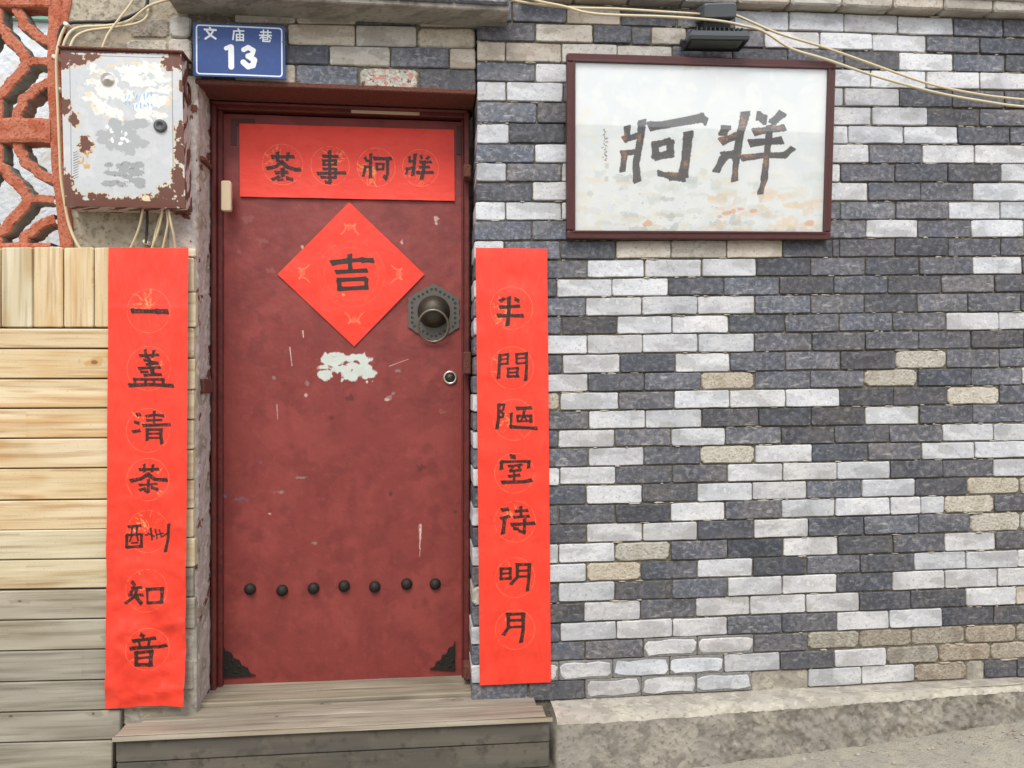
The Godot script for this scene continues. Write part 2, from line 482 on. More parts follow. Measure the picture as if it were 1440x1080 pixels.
		layer(speck, .8, .92, grey(w[4][0], w[4][1], w[4][2]), .5)
		M[w[0]] = mat(texture(), .8, bump(grain, 3.0), .6, 1.1)
	canvas(n, n, grey(88, 84, 77))
	layer(broad, .45, .8, grey(106, 100, 90), .8)
	layer(mid, .55, .85, grey(70, 67, 62), .8)
	layer(nz(n, n, 0.02, 5, 36), .62, .8, grey(112, 105, 94), .4)
	layer(grain, .55, .85, grey(66, 62, 57), .5)
	layer(speck, .76, .9, grey(134, 126, 112), .5)
	M.wood_dirty = mat(texture(), .85, bump(grain, 3.0), .6, 1.1)
	# dark red paint on frames, and its rusted patches
	canvas(n, n, grey(96, 36, 32))
	layer(mid, .45, .8, grey(112, 46, 41), .7)
	layer(big, .55, .8, grey(80, 32, 29), .7)
	layer(speck, .78, .9, grey(140, 96, 84), .5)
	M.frame_red = mat(texture(), .55, bump(mid, 2.0), .5, 1.6)
	canvas(n, n, grey(98, 58, 46))
	layer(mid, .4, .8, grey(108, 56, 40), .8)
	layer(pit, .6, .8, grey(66, 38, 32), .7)
	layer(speck, .7, .85, grey(142, 84, 50), .6)
	M.rust = mat(texture(), .85, bump(pit, 4.0), .8, 3.0)
	canvas(n, n, grey(78, 40, 38))
	layer(grain, .5, .85, grey(96, 54, 48), .7)
	layer(mid, .6, .85, grey(60, 30, 30), .6)
	M.sign_frame = mat(texture(), .45, bump(grain, 1.5), .5, 2.0)
	# old bronze
	canvas(n, n, grey(72, 68, 60))
	layer(mid, .4, .8, grey(88, 83, 74), .7)
	layer(pit, .6, .8, grey(56, 50, 42), .7)
	M.bronze = mat(texture(), .48, bump(fine, 2.0), .5, 4.0)
	M.bronze.metallic = .6
	M.iron = mat(texture(), .6, bump(fine, 3.0), .6, 4.0)
	M.iron.albedo_color = grey(150, 150, 152)
	M.iron.metallic = .3
	M.plate_red = mat(grey(86, 50, 47), .6)
	M.ring = mat(grey(136, 128, 114), .4)
	M.ring.metallic = .6
	M.plate_iron = mat(grey(98, 94, 88), .6)
	M.plate_iron.metallic = .3
	M.slate = mat(M.dark.albedo_texture, .8, rn, .6, 2.0)
	M.cable = mat(grey(206, 190, 156), .6)
	M.cable_black = mat(grey(38, 36, 34), .6)
	M.cream = mat(grey(212, 190, 158), .6)
	M.tie = mat(grey(222, 214, 196), .6)
	M.lamp_grey = mat(grey(78, 82, 86), .55)
	M.lamp_black = mat(grey(34, 35, 37), .5)
	M.lamp_glass = mat(grey(96, 98, 92), .12)
	M.steel = mat(grey(208, 200, 190), .3)
	M.steel.metallic = .8
	M.knob = mat(grey(78, 80, 80), .5)
	M.green = mat(grey(120, 160, 140), .7)
	M.glass = mat(Color(1, 1, 1, 0.04), .02)
	M.glass.transparency = BaseMaterial3D.TRANSPARENCY_ALPHA
	M.glass.metallic_specular = 0.85
	M.crinkle = bump(nz(n, n, 0.012, 4, 41), 3.0)
	M.pit_image = pit

# ------------------------------------------------------------------ writing, drawn with a brush
# every character: strokes of [width, x, y, x, y ...] in the survey drawing's own units
const INK := {
	"left": [
		[160, 400, 7.2, [[46,180,268,350,273,440,273],[54,440,273,545,274]]],
		[160, 400, 7.2, [[30,262,722,455,712],[28,318,662,330,740],[28,405,668,395,735],[28,305,765,450,795],[28,345,735,380,790],[28,330,812,440,800],[28,250,850,470,838],[28,275,885,345,885],[28,400,850,400,900,480,915],[30,305,920,480,912],[26,360,790,385,900],[30,200,960,510,962],[32,212,965,215,1015],[32,320,960,322,1015],[32,405,960,408,1015],[32,498,960,500,1015],[36,155,1022,380,1014,600,1025]]],
		[160, 560, 7.714, [[40,250,180,285,175],[36,225,258,270,272],[40,205,365,280,350],[30,350,195,440,180,540,190],[28,355,240,520,235],[28,437,140,437,290],[36,315,296,610,285],[36,360,335,360,455],[32,355,340,525,340],[40,510,335,510,400,522,490],[24,370,385,510,382],[26,365,430,510,428]]],
		[160, 560, 7.714, [[34,280,772,485,768],[28,330,718,335,795],[28,425,722,415,795],[40,370,825,300,870,185,895],[44,370,825,450,880,575,885],[28,280,940,470,928],[34,375,880,378,1020],[32,285,995,345,975],[36,410,965,480,990],[24,335,1000,375,1020]]],
		[160, 700, 4.32, [[16,88,175,162,168],[14,112,178,108,225],[14,140,175,140,225],[16,82,225,165,220],[18,80,225,78,300],[18,168,220,165,298],[18,78,300,170,295],[11,112,225,95,265],[11,140,225,148,262],[11,105,275,145,272],[10,188,225,205,225],[12,222,185,232,255],[10,205,215,245,235],[10,250,190,262,250],[10,255,225,300,215],[10,275,195,290,240],[10,295,235,325,215],[18,335,158,330,240,315,325]]],
		[160, 700, 4.32, [[20,115,508,130,530],[20,128,540,105,575],[16,110,545,175,540],[18,90,590,182,585],[20,142,540,135,590,72,640],[26,140,600,172,640],[18,208,550,212,632],[20,205,552,300,550],[22,295,548,295,635],[20,210,632,298,628]]],
		[160, 700, 4.32, [[24,172,822,188,835],[22,125,862,255,848],[16,160,865,165,905],[16,220,860,212,900],[24,108,908,280,903,318,895],[22,142,930,140,1012],[22,135,938,235,930],[24,228,932,226,1015],[16,145,970,225,965],[22,135,1010,235,1008]]]],
	"right": [
		[670, 400, 4.91, [[26,165,115,190,95],[26,265,100,290,112],[24,160,158,295,148],[28,145,215,320,215],[28,222,88,222,200,212,280]]],
		[670, 400, 4.91, [[24,160,490,150,645],[18,155,490,220,480],[18,215,480,212,550],[13,165,518,212,512],[16,160,550,218,545],[18,275,485,275,540],[18,270,482,345,475],[24,342,470,345,560,338,660],[13,280,510,335,505],[16,275,545,335,540],[20,218,580,215,635],[18,210,582,288,575],[20,282,578,278,638],[14,222,608,275,605],[18,210,635,290,632]]],
		[670, 400, 4.91, [[24,152,825,150,920,140,995],[17,150,832,190,828,182,865,160,875],[17,165,880,185,890,178,915,155,915],[20,238,888,236,980],[24,230,982,330,988,415,992],[26,275,855,378,850],[20,330,860,320,910],[18,280,910,285,945],[20,278,908,378,905],[22,372,905,375,950],[14,320,915,300,945],[14,330,910,350,945],[14,285,945,375,940]]],
		[670, 620, 7.2, [[44,345,155,385,160],[36,250,210,250,285],[28,250,210,530,205],[36,528,205,525,270],[26,320,255,460,240],[26,365,260,340,300],[26,335,305,430,295],[26,425,255,445,300],[28,378,300,378,400],[30,325,358,435,345],[38,255,418,480,412,555,395]]],
		[670, 620, 7.2, [[38,255,700,318,688],[34,245,785,330,760],[40,285,775,265,935],[30,390,712,515,702],[30,375,772,530,760],[32,445,665,450,770],[36,350,845,585,832],[36,485,790,480,925],[34,375,885,420,890],[30,430,910,485,930]]],
		[670, 770, 6.75, [[28,232,195,230,300],[28,225,200,325,195],[30,318,195,318,295],[22,240,245,315,240],[28,222,295,325,290],[34,385,155,385,280,325,345],[30,375,160,505,158],[34,498,155,495,290,480,410],[24,390,220,495,215],[24,390,275,495,272]]],
		[670, 770, 6.75, [[34,300,630,300,760,255,825],[32,285,632,440,628],[36,440,625,440,780,420,895],[30,305,690,440,688],[26,305,755,440,748]]]],
	"scroll": [
		[360, 190, 10.286, [[54,220,315,525,310],[50,295,250,300,375],[46,445,255,435,365],[56,350,385,280,450,150,480],[60,350,385,440,460,560,500,620,495],[48,270,540,440,535],[60,370,480,375,590],[46,225,640,320,595],[40,300,645,375,640],[54,430,620,510,640]]],
		[360, 190, 10.286, [[46,945,305,1160,310],[50,1042,230,1042,500,1050,690],[44,960,370,960,430],[40,940,370,1140,365],[44,1130,365,1125,430],[36,945,430,1135,425],[40,950,490,1145,490],[50,870,555,1270,545],[46,1130,490,1125,620],[42,920,610,1130,615],[46,985,680,1050,690]]],
		[490, 190, 10.286, [[40,215,320,240,370,290,370],[46,300,270,300,420],[40,210,455,300,455],[40,225,460,190,590],[50,295,455,295,610],[50,345,335,500,340,600,335],[46,545,370,545,560,520,630],[50,530,640,490,595],[40,385,410,390,490],[36,380,415,490,415],[40,485,415,480,495],[36,385,495,485,490]]],
		[490, 190, 10.286, [[44,865,310,870,385],[40,870,385,940,370],[50,950,275,940,400,915,580],[46,820,490,940,470],[40,835,490,820,560],[44,1035,295,1050,340],[44,1150,310,1125,345],[44,1020,390,1190,390],[40,1015,465,1160,460],[50,975,545,1215,540],[56,1080,380,1075,520,1040,640]]]],
	"diamond": [
		[430, 330, 10.8, [[82,385,420,640,380],[72,640,380,840,365],[86,840,370,1010,370],[70,655,290,665,520],[68,450,560,915,527],[72,490,680,505,825],[64,480,682,905,655],[66,905,665,910,800],[64,500,818,920,790]]]],
	"board": [
		[800, 80, 3.789, [[36,300,360,300,430],[34,285,428,370,405],[38,378,330,370,430,350,560,358,655],[30,275,505,355,495],[34,290,500,280,600],[44,420,358,480,352,690,315],[44,690,310,718,332],[40,450,455,452,520],[36,445,460,530,435],[42,528,445,532,505],[42,448,525,535,505],[50,625,395,612,550,600,630],[46,600,632,530,630],[30,530,628,470,612]]],
		[800, 80, 3.789, [[50,825,365,812,400],[40,805,440,890,408],[46,930,290,905,400,885,530],[36,885,540,878,650],[46,815,518,890,505],[40,815,530,780,600],[50,1000,305,1038,325],[46,1130,292,1080,340],[38,980,390,1145,368],[38,960,450,1130,435],[34,915,530,1040,515,1150,515],[34,1150,515,1192,478],[36,1065,360,1050,530,1040,640],[32,1042,640,1020,720]]]],
	"plate": [
		[265, 25, 10.286, [[28,235,165,395,175],[26,310,140,320,165],[28,360,180,320,250,245,300],[28,265,185,310,245,390,300]]],
		[265, 25, 10.286, [[24,715,160,725,180],[22,650,190,795,190],[22,655,190,640,312],[20,735,200,735,250],[22,692,238,692,328],[20,692,240,790,240],[22,788,240,788,330],[17,695,283,788,283],[22,692,322,790,322],[17,740,210,740,322]]],
		[265, 25, 10.286, [[22,1040,207,1185,212],[22,1077,180,1080,240],[22,1140,182,1140,245],[22,1025,252,1190,257],[20,1075,262,1030,298],[20,1140,262,1188,298],[17,1075,285,1140,285,1140,313,1078,313],[22,1072,290,1072,338,1168,343,1175,322]]],
		[265, 25, 10.286, [[80,612,425,616,710],[56,540,442,600,415],[70,795,462,860,428,935,472,918,530,862,552],[76,862,556,950,612,930,690,860,708,790,645]]]],
}
func chart(q: Array, x: float, y: float) -> Vector2:          # survey drawing -> place on the print, 0..1
	var u: float = (x - q[0][0]) / (q[1][0] - q[0][0])
	var top: float = lerp(float(q[0][1]), float(q[1][1]), u)
	var bot: float = lerp(float(q[3][1]), float(q[2][1]), u)
	var v: float = (y - top) / (bot - top)
	var l: float = lerp(float(q[0][0]), float(q[3][0]), v)
	var r: float = lerp(float(q[1][0]), float(q[2][0]), v)
	return Vector2((x - l) / (r - l), v)
func spot(q: Array, x: float, y: float) -> Vector2:
	var c := chart(q, x, y)
	return Vector2(c.x * CW, c.y * CH)
func write(which: String, q: Array, c: Color, rough := .3, dry := .5):
	var k: float = CW / (float(q[1][0]) - q[0][0])
	for ch in INK[which]:
		for s in ch[3]:
			var p := []
			for j in range(1, s.size(), 2): p.append(spot(q, ch[0] + s[j] / ch[2], ch[1] + s[j + 1] / ch[2]))
			var w: float = s[0] / ch[2] * k
			brush(p, w * rng.randf_range(1.0, 1.15), w * rng.randf_range(.92, 1.12), c, rough, dry, 1.0, which != "plate")
func medallion(q: Array, x: float, y: float, r: float, gold: float, sd: int):      # printed ring with flaking gilt
	var o := spot(q, x, y)
	var k: float = CW / (float(q[1][0]) - q[0][0])
	var R := r * k
	var e := RandomNumberGenerator.new()
	e.seed = sd
	var ring := grey(255, 122, 84)
	for j in 40:
		if e.randf() < .12: continue
		var a := TAU * j / 40.0
		brush([o + Vector2(cos(a), sin(a)) * R, o + Vector2(cos(a + .16), sin(a + .16)) * R], 1.1 * k, 1.1 * k, ring, .5, .4, e.randf_range(.45, .8))
	for j in 26:
		var a := e.randf() * TAU
		var d := sqrt(e.randf()) * R * .92
		var p := o + Vector2(cos(a), sin(a)) * d
		brush([p, p + Vector2(e.randf_range(-1, 1), e.randf_range(-1, 1)) * R * .3], 1.6 * k, .5 * k, grey(255, 108, 74), .8, .8, .4)
	var base := e.randf() * TAU
	for j in int(30 * gold):
		var a := base + e.randf_range(-.9, .9)
		var d := e.randf_range(.1, .85) * R
		var p := o + Vector2(cos(a), sin(a)) * d
		brush([p, p + Vector2(cos(a), sin(a)).rotated(e.randf_range(-.8, .8)) * R * e.randf_range(.1, .35)], e.randf_range(1, 4) * k, .6 * k, grey(250, 176, 104), .9, .9, .55)
func paper(w: int, h: int):
	canvas(w, h, grey(238, 62, 42))
	layer(nz(w, h, 0.006, 3, 51), .45, .8, grey(241, 70, 50), .8)
	layer(nz(w, h, 0.02, 3, 52, FastNoiseLite.TYPE_SIMPLEX_SMOOTH, 2, 1), .62, .9, grey(230, 54, 37), .5)
	layer(nz(w, h, 0.2, 2, 53), .82, .93, grey(248, 92, 66), .5)
func paper_mat() -> StandardMaterial3D:
	var m := mat(texture(), .5, M.crinkle, .5)
	return m

# ------------------------------------------------------------------ brick wall right of the door
# courses from the top: height of the bed joint under the course at two stations, where the first brick starts, then type + right edge of every brick
# W white, D charcoal, B beige-stained, S skin lost (sandy), T weathered taupe, M white smeared with mortar, P charcoal with a bare spot, X missing
const COURSES := [
	[33, 53, "671 D720 D797 B873 D952 D1033 W1110 W1187 W1263 W1341 D1411 D1485"],
	[60, 76.4, "671 D753 B834 D888 D916 B966 D1002 D1075 W1153 W1227 W1303 D1378 D1452"],
	[88, 102, "671 B711 B790 B868 B946 D1030 D1108 D1187 D1265 W1341 D1414 D1488"],
	[115.5, 127, "671 D753 W832 D910 D990 D1070 W1148 W1225 W1303 W1378 W1452"],
	[143.8, 152.8, "671 W712 W792 D870 D950 D1030 D1108 W1187 W1265 D1340 D1413 D1487"],
	[173.5, 177.8, "671 D755 D833 D912 D990 D1070 W1148 W1226 W1304 D1378 D1452"],
	[202.1, 202.8, "671 W716 D795 D873 D952 D1033 D1113 W1193 W1271 W1347 D1420 D1494"],
	[229.1, 230, "670 D752 W831 D910 D990 D1068 W1145 W1222 D1297 W1371 W1445"],
	[256, 256, "670 W712 D790 W868 D947 D1026 D1104 W1182 D1259 D1333 D1408 W1482"],
	[283, 282.8, "670 D749 W828 D907 D986 D1065 W1143 W1221 D1295 D1369 W1443"],
	[310, 308.5, "669 W711 W790 W868 D947 D1026 D1104 D1182 D1260 D1334 W1407 W1481"],
	[338, 334, "667 D748 D826 D905 D985 D1065 D1142 D1218 W1291 D1366 W1440"],
	[365, 360, "667 W709 D788 D866 B944 B1022 B1101 D1171 D1181 D1259 D1334 D1408 D1482"],
	[391.7, 385.6, "667 D748 D826 W907 W987 W1064 D1140 D1217 D1293 D1368 W1438 D1512"],
	[418, 411.4, "666 W704 D783 W861 W940 D1018 D1096 D1173 D1249 D1324 D1399 D1473"],
	[445, 438, "666 D746 D824 W903 W981 W1062 D1140 D1216 D1290 D1361 D1436 D1510"],
	[471, 464, "666 W711 D790 D868 W945 W1025 D1104 D1180 D1256 D1331 W1405 W1479"],
	[498.6, 489.7, "666 D748 W826 W904 W982 W1061 D1142 D1217 D1292 D1366 D1440"],
	[526, 516.7, "666 D711 D791 W872 D950 W1027 D1105 D1182 D1260 S1332 D1406 D1480"],
	[552, 541.7, "665 D748 W827 D906 D986 S1062 D1140 D1216 S1291 D1366 D1438 W1512"],
	[578, 568, "665 W709 S788 W870 D948 W1026 W1105 W1181 D1257 D1333 S1406 D1480"],
	[604.5, 594.7, "665 D749 D828 W908 W987 D1067 D1141 D1217 W1293 D1368 D1442"],
	[630, 620, "665 W706 D785 W865 D944 W1020 D1099 D1174 D1251 D1326 W1398 W1472"],
	[657, 644.4, "665 D749 D828 W906 D985 S1062 W1142 D1221 P1296 W1371 W1445"],
	[683, 670, "665 W709 W787 W866 D945 D1023 W1101 W1177 W1252 D1326 D1397 W1471"],
	[710.5, 695, "665 D746 D825 W903 D981 W1058 W1135 D1212 W1287 D1361 S1435 S1509"],
	[738, 720, "664 W708 D786 D865 D943 W1020 D1099 W1175 W1252 W1295 W1329 S1399 D1473"],
	[765, 747, "664 D746 D825 W904 W981 D1060 W1137 D1215 D1292 D1365 S1436 S1510"],
	[793, 773, "664 W708 W786 W865 S943 D1023 D1102 W1179 D1256 D1329 W1401 D1475"],
	[820, 798.6, "664 D746 W825 S902 D981 W1059 D1135 D1210 D1286 W1359 W1432 W1506"],
	[848, 825, "664 S706 D785 W865 D945 D1023 W1100 W1177 D1255 W1329 W1403 W1477"],
	[876, 851, "664 D742 D821 W901 D979 W1055 W1134 W1209 D1281 D1358 W1429 B1503"],
	[903, 877.5, "663 W709 D788 W867 W946 W1023 D1100 D1177 W1251 W1325 D1398 D1472"],
	[930, 902.8, "663 D744 D823 D905 M981 M1060 D1136 T1209 T1283 T1358 T1430 T1504"],
	[956.7, 927.8, "663 W708 M786 M862 M942 M1018 W1097 D1174 W1247 T1321 T1394 T1468"],
	[984, 953, "663 D743 D823 M902 M979 M1057 X1137 W1212 W1287 T1361 X1385 D1431 D1505"],
]
func joint_y(k: int, x: float) -> float:                       # height of bed joint k at x (-1: above the first course)
	var yl: float = COURSES[k][0] if k >= 0 else 4.5
	var yr: float = COURSES[k][1] if k >= 0 else 27.0
	var a := at(790, yl); var b := at(1420, yr)
	return lerp(a.y, b.y, (x - a.x) / (b.x - a.x))
func brick_tone(t: String) -> Color:
	var g := 1.0
	if t in "WB": g = rng.randf_range(.78, .98)
	elif t in "DP": g = rng.randf_range(.45, 1.0)
	else: g = rng.randf_range(.8, 1.0)
	var w := rng.randf_range(-.045, .045) * (.45 if t == "W" else 1.0)
	return Color(minf(g * (1 + w), 1.0), g, minf(g * (1 - w), 1.0))
func brick_mat(t: String) -> Material:
	return {"W": M.white, "D": M.dark, "B": M.beige, "S": M.sand, "T": M.taupe, "M": M.white, "P": M.dark}[t]
func brick_shape(st, x0: float, x1: float, y0a: float, y0b: float, y1a: float, y1b: float, t: String, back := -.1):
	var q := [Vector2(x0, y1a), Vector2(x1, y1b), Vector2(x1, y0b), Vector2(x0, y0a)]
	var bev := .0022; var jit := .0018; var rad := .0042; var zf := rng.randf_range(-.003, .003)
	if t in "ST":
		bev = .004; jit = .003; rad = .012; zf = rng.randf_range(-.004, .0)
	elif t == "M":
		bev = .003; jit = .006; rad = .010; zf = .0025
	slab(st, q, back, zf, bev, jit, rad, brick_tone(t), Vector2(rng.randf() * 3, rng.randf() * 3), false, rng.randf_range(-.004, .002))
func build_brick_wall():
	var w := thing("brick_wall", "wall of staggered white and charcoal bricks right of the red door", "brick wall", at(1050, 985))
	var xl := at(667, 540).x
	var xe := at(1440, 540).x
	# mortar bed
	var st := begin()
	cuboid(st, Vector3(xl + .012, -.15, -.30), Vector3(xe + 1.6, at(1000, -120).y, -.009), .001)
	part(st, "mortar_bed", M.mortar, w)
	# bricks that the board and the couplet hide or that lie outside the view are joined
	var rest := {"W": begin(), "D": begin(), "B": begin(), "S": begin(), "T": begin()}
	var count := 0
	var all := []
	var filled := {}
	for k in COURSES.size():
		var row: PackedStringArray = (COURSES[k][2] as String).split(" ")
		var yv: float = (COURSES[k][0] + COURSES[k][1]) / 2.0
		var u0 := float(row[0])
		var x0 := at(u0, yv).x
		var hj := .0026
		for j in range(1, row.size() + 16):
			var t := "D" if rng.randf() < .55 else "W"
			var u1 := 9999.0
			var x1 := x0 + .196
			if j < row.size():
				t = row[j].left(1)
				u1 = float(row[j].substr(1))
				x1 = at(u1, yv).x
			elif x0 > xe + 1.5: break
			if t != "X":
				var g := .0016 + rng.randf() * .001
				var a := x0 + (g if j > 1 else 0.0); var b := x1 - g
				if t == "M": a += .003; b -= .003
				var e := rng.randf_range(-.0012, .0012)
				var ys := [joint_y(k, a) + hj + e, joint_y(k, b) + hj + e, joint_y(k - 1, a) - hj + e, joint_y(k - 1, b) - hj + e]
				if t == "M":
					for i in 2: ys[i] += .003
					for i in 2: ys[i + 2] -= .003
				var show: float = clampf(u1, 0, 1440) - clampf(u0, 0, 1440)
				var cover := [671.0, 769.0] if k > 11 else ([796.0, 1172.0] if k > 2 and k < 11 else [0.0, 0.0])
				show -= maxf(0.0, minf(u1, cover[1]) - maxf(u0, cover[0]))
				if k == 2: show *= .6
				all.append([show, a, b, ys, t, -.21 if j == 1 else -.1])
			else:
				var s := begin()
				slab(s, [Vector2(x0 - .001, joint_y(k - 1, x0) - .001), Vector2(x1 + .001, joint_y(k - 1, x1) - .001), Vector2(x1 + .001, joint_y(k, x1) - .01), Vector2(x0 - .001, joint_y(k, x0) - .01)], -.03, -.0055, .003, .003, .01, Color(.9, .9, .9))
				part(s, "cement_patch", M.cement, w)
			u0 = u1
			x0 = x1
	# grey jointing wiped flush round the lower white bricks, lime squeezed out along other beds
	var wipes := begin()
	var lime := begin()
	var e2 := RandomNumberGenerator.new()
	e2.seed = 99
	for p in all:
		var y: Array = p[3]
		if p[4] == "M":
			slab(wipes, [Vector2(p[1] - .0045, y[2] + .0055), Vector2(p[2] + .0045, y[3] + .0055), Vector2(p[2] + .0045, y[1] - .0055), Vector2(p[1] - .0045, y[0] - .0055)], -.02, -.0005 + e2.randf() * .0008, .002, .001, .004)
		elif p[0] > 20 and e2.randf() < .5:
			for g in 1 + e2.randi() % 3:
				var x := e2.randf_range(p[1], p[2]); var l := e2.randf_range(.008, .045); var hh := e2.randf_range(.003, .007)
				var yc: float = lerp(y[2], y[3], (x - p[1]) / (p[2] - p[1])) + .0026 + e2.randf_range(-.002, .001)
				var zz := e2.randf_range(.0, .0035)
				var pts := []
				for n in 9: pts.append(Vector2(x + cos(-TAU * n / 9) * l * .5 * e2.randf_range(.6, 1.1), yc + sin(-TAU * n / 9) * hh * .5 * e2.randf_range(.6, 1.2)))
				for n in 9:
					var u: Vector2 = pts[n]; var v: Vector2 = pts[(n + 1) % 9]
					tri(lime, Vector3(x, yc, zz), Vector3(u.x, u.y, zz - .003), Vector3(v.x, v.y, zz - .003), Vector2(x, yc), u, v)
					quad(lime, Vector3(u.x, u.y, zz - .003), Vector3(u.x, u.y, -.012), Vector3(v.x, v.y, -.012), Vector3(v.x, v.y, zz - .003), u, u, v, v)
	tag(part(wipes, "grey_jointing", M.grey_mortar, w), "", "", "", "stuff")
	tag(part(lime, "lime_smears", M.lime, w), "", "", "", "stuff")
	# the 300 that show most are single bricks
	var order := all.duplicate()
	order.sort_custom(func(p, q): return p[0] > q[0])
	var least: float = order[298][0]
	for p in all:
		var y: Array = p[3]
		if p[0] > least:
			var s := begin()
			brick_shape(s, p[1], p[2], y[0], y[1], y[2], y[3], p[4], p[5])
			part(s, "brick", brick_mat(p[4]), w)
			count += 1
		else:
			var key: String = {"M": "W", "P": "D"}.get(p[4], p[4])
			brick_shape(rest[key], p[1], p[2], y[0], y[1], y[2], y[3], p[4], p[5])
			filled[key] = true
	for t in filled:
		var o := part(rest[t], "joined_bricks", brick_mat(t), w)
		tag(o, "", "", "", "stuff")
	print("bricks ", count)

func build_lintel():
	var w := thing("lintel_brickwork", "short brick panel over the red door, beside the number plate", "brickwork", at(535, 125, -.012))
	var rows := [[[33, 38], [62, 67.5], [["B", 405, 499], ["B", 500.5, 585], ["S", 586.5, 669]]], [[63, 68.5], [89, 97], [["D", 385, 462], ["B", 463.5, 548], ["D", 549.5, 631], ["B", 632.5, 669]]], [[90.5, 98.5], [117, 130], [["B", 330, 415], ["D", 417, 503], ["S", 505, 588], ["D", 590, 669]]], [[4, 9], [32, 37], [["B", 330, 415], ["B", 416.5, 500], ["D", 501.5, 588], ["B", 590, 669]]]]
	var st := begin()
	var a := at(262, 117, 0)
	cuboid(st, Vector3(a.x, at(500, 124).y + .004, -.30), Vector3(at(668, 100).x, at(500, -120).y, -.022), .001)
	part(st, "mortar_bed", M.mortar, w)
	for r in rows:
		for b in r[2]:
			var f := func(pair, u) -> float: return lerp(float(pair[0]), float(pair[1]), (u - 400.0) / 270.0)
			var tl := at2(b[1], f.call(r[0], b[1]), -.012); var tr := at2(b[2], f.call(r[0], b[2]), -.012)
			var br := at2(b[2], f.call(r[1], b[2]), -.012); var bl := at2(b[1], f.call(r[1], b[1]), -.012)
			var s := begin()
			var rough: bool = b[0] == "S"
			slab(s, [tl, tr, br, bl], -.1, -.012 - (.005 if rough else 0.0), .007 if rough else .0035, .003 if rough else .0012, .012 if rough else .006, brick_tone(b[0]), Vector2(rng.randf() * 3, rng.randf() * 3))
			part(s, "brick", M.pink if b[1] == 505 else brick_mat(b[0]), w)

func build_eaves():
	# slate-edged canopy slab over the door
	var c := thing("door_canopy", "grey slab with slate edge over the door and number plate", "canopy", at(480, 38))
	var ys := at(700, 37).y
	var xl := at(238, 20, .06).x; var xr := at(716, 20, .1).x
	var zf := .125
	var st := begin()
	cuboid(st, Vector3(xl, ys, -.05), Vector3(xr, ys + .045, zf - .012), .004)
	part(st, "slab", M.cement_face, c)
	var n := 6
	for k in n:
		var s := begin()
		var a: float = lerp(xl, xr, float(k) / n); var b: float = lerp(xl, xr, float(k + 1) / n)
		cuboid(s, Vector3(a + .001, ys + .016 + .001 * (k % 2), -.02), Vector3(b - .0015, ys + .10, zf + .002 * (k % 3)), .006, brick_tone("D"), Vector2(k * .37, k * .61))
		part(s, "slate", M.slate, c)
	# stepped brick cornice over the long wall
	var d := thing("brick_cornice", "cream brick cornice along the top of the brick wall", "cornice", at(1100, 12))
	var u0 := 722.0
	for k in 26:
		var x0 := at(724, 5).x + k * .1955 + .015
		var x1 := x0 + .1925
		var yb := joint_y(-1, (x0 + x1) / 2) + .004
		var s := begin()
		var dy := (joint_y(-1, x1) - joint_y(-1, x0)) * .5
		slab(s, [Vector2(x0, yb + .075 - dy), Vector2(x1, yb + .075 + dy), Vector2(x1, yb + dy), Vector2(x0, yb - dy)], -.02, .045 + rng.randf_range(-.003, .003), .006, .0015, .008, brick_tone("B"), Vector2(rng.randf() * 3, rng.randf() * 3))
		var o := part(s, "brick", M.beige, d)
	var e := begin()
	cuboid(e, Vector3(at(724, 5).x, joint_y(-1, 1.0) + .06, -.1), Vector3(at(1440, 5).x + 1.5, joint_y(-1, 1.0) + .3, .06), .006)
	part(e, "coping", M.cement_face, d)

func ground_y(x: float, z: float) -> float:
	var a := at(1045, 1067, .14); var b := at(1440, 1016, .14)
	return a.y + clampf(x - a.x, -5, 5) * (b.y - a.y) / (b.x - a.x) * .85 + .006 * sin(x * 3.1 + z * 2.3) - .01 * clampf(z, 0, 2)
func build_ground():
	# the lane climbs to the right
	var st := begin()
	var xs := [-30.0, -12.0, -6.0, -4.0, -3.0, -2.0, -1.5, -1.0, -.5, 0.0, .5, 1.0, 1.5, 2.0, 2.5, 3.0, 4.0, 6.0, 12.0, 30.0]
	var zs := [-30.0, -4.0, -.6, 0.0, .2, .4, .6, .9, 1.3, 2.0, 3.0, 4.0, 6.0, 12.0, 30.0]
	var P := func(x: float, z: float) -> Vector3:
		return Vector3(x, ground_y(x, z), z)
	for i in xs.size() - 1:
		for j in zs.size() - 1:
			var p0 := Vector2(xs[i], zs[j]); var p1 := Vector2(xs[i + 1], zs[j + 1])
			quad(st, P.call(p0.x, p0.y), P.call(p1.x, p0.y), P.call(p1.x, p1.y), P.call(p0.x, p1.y), p0, Vector2(p1.x, p0.y), p1, Vector2(p0.x, p1.y))
	struct(st, "lane", M.road)

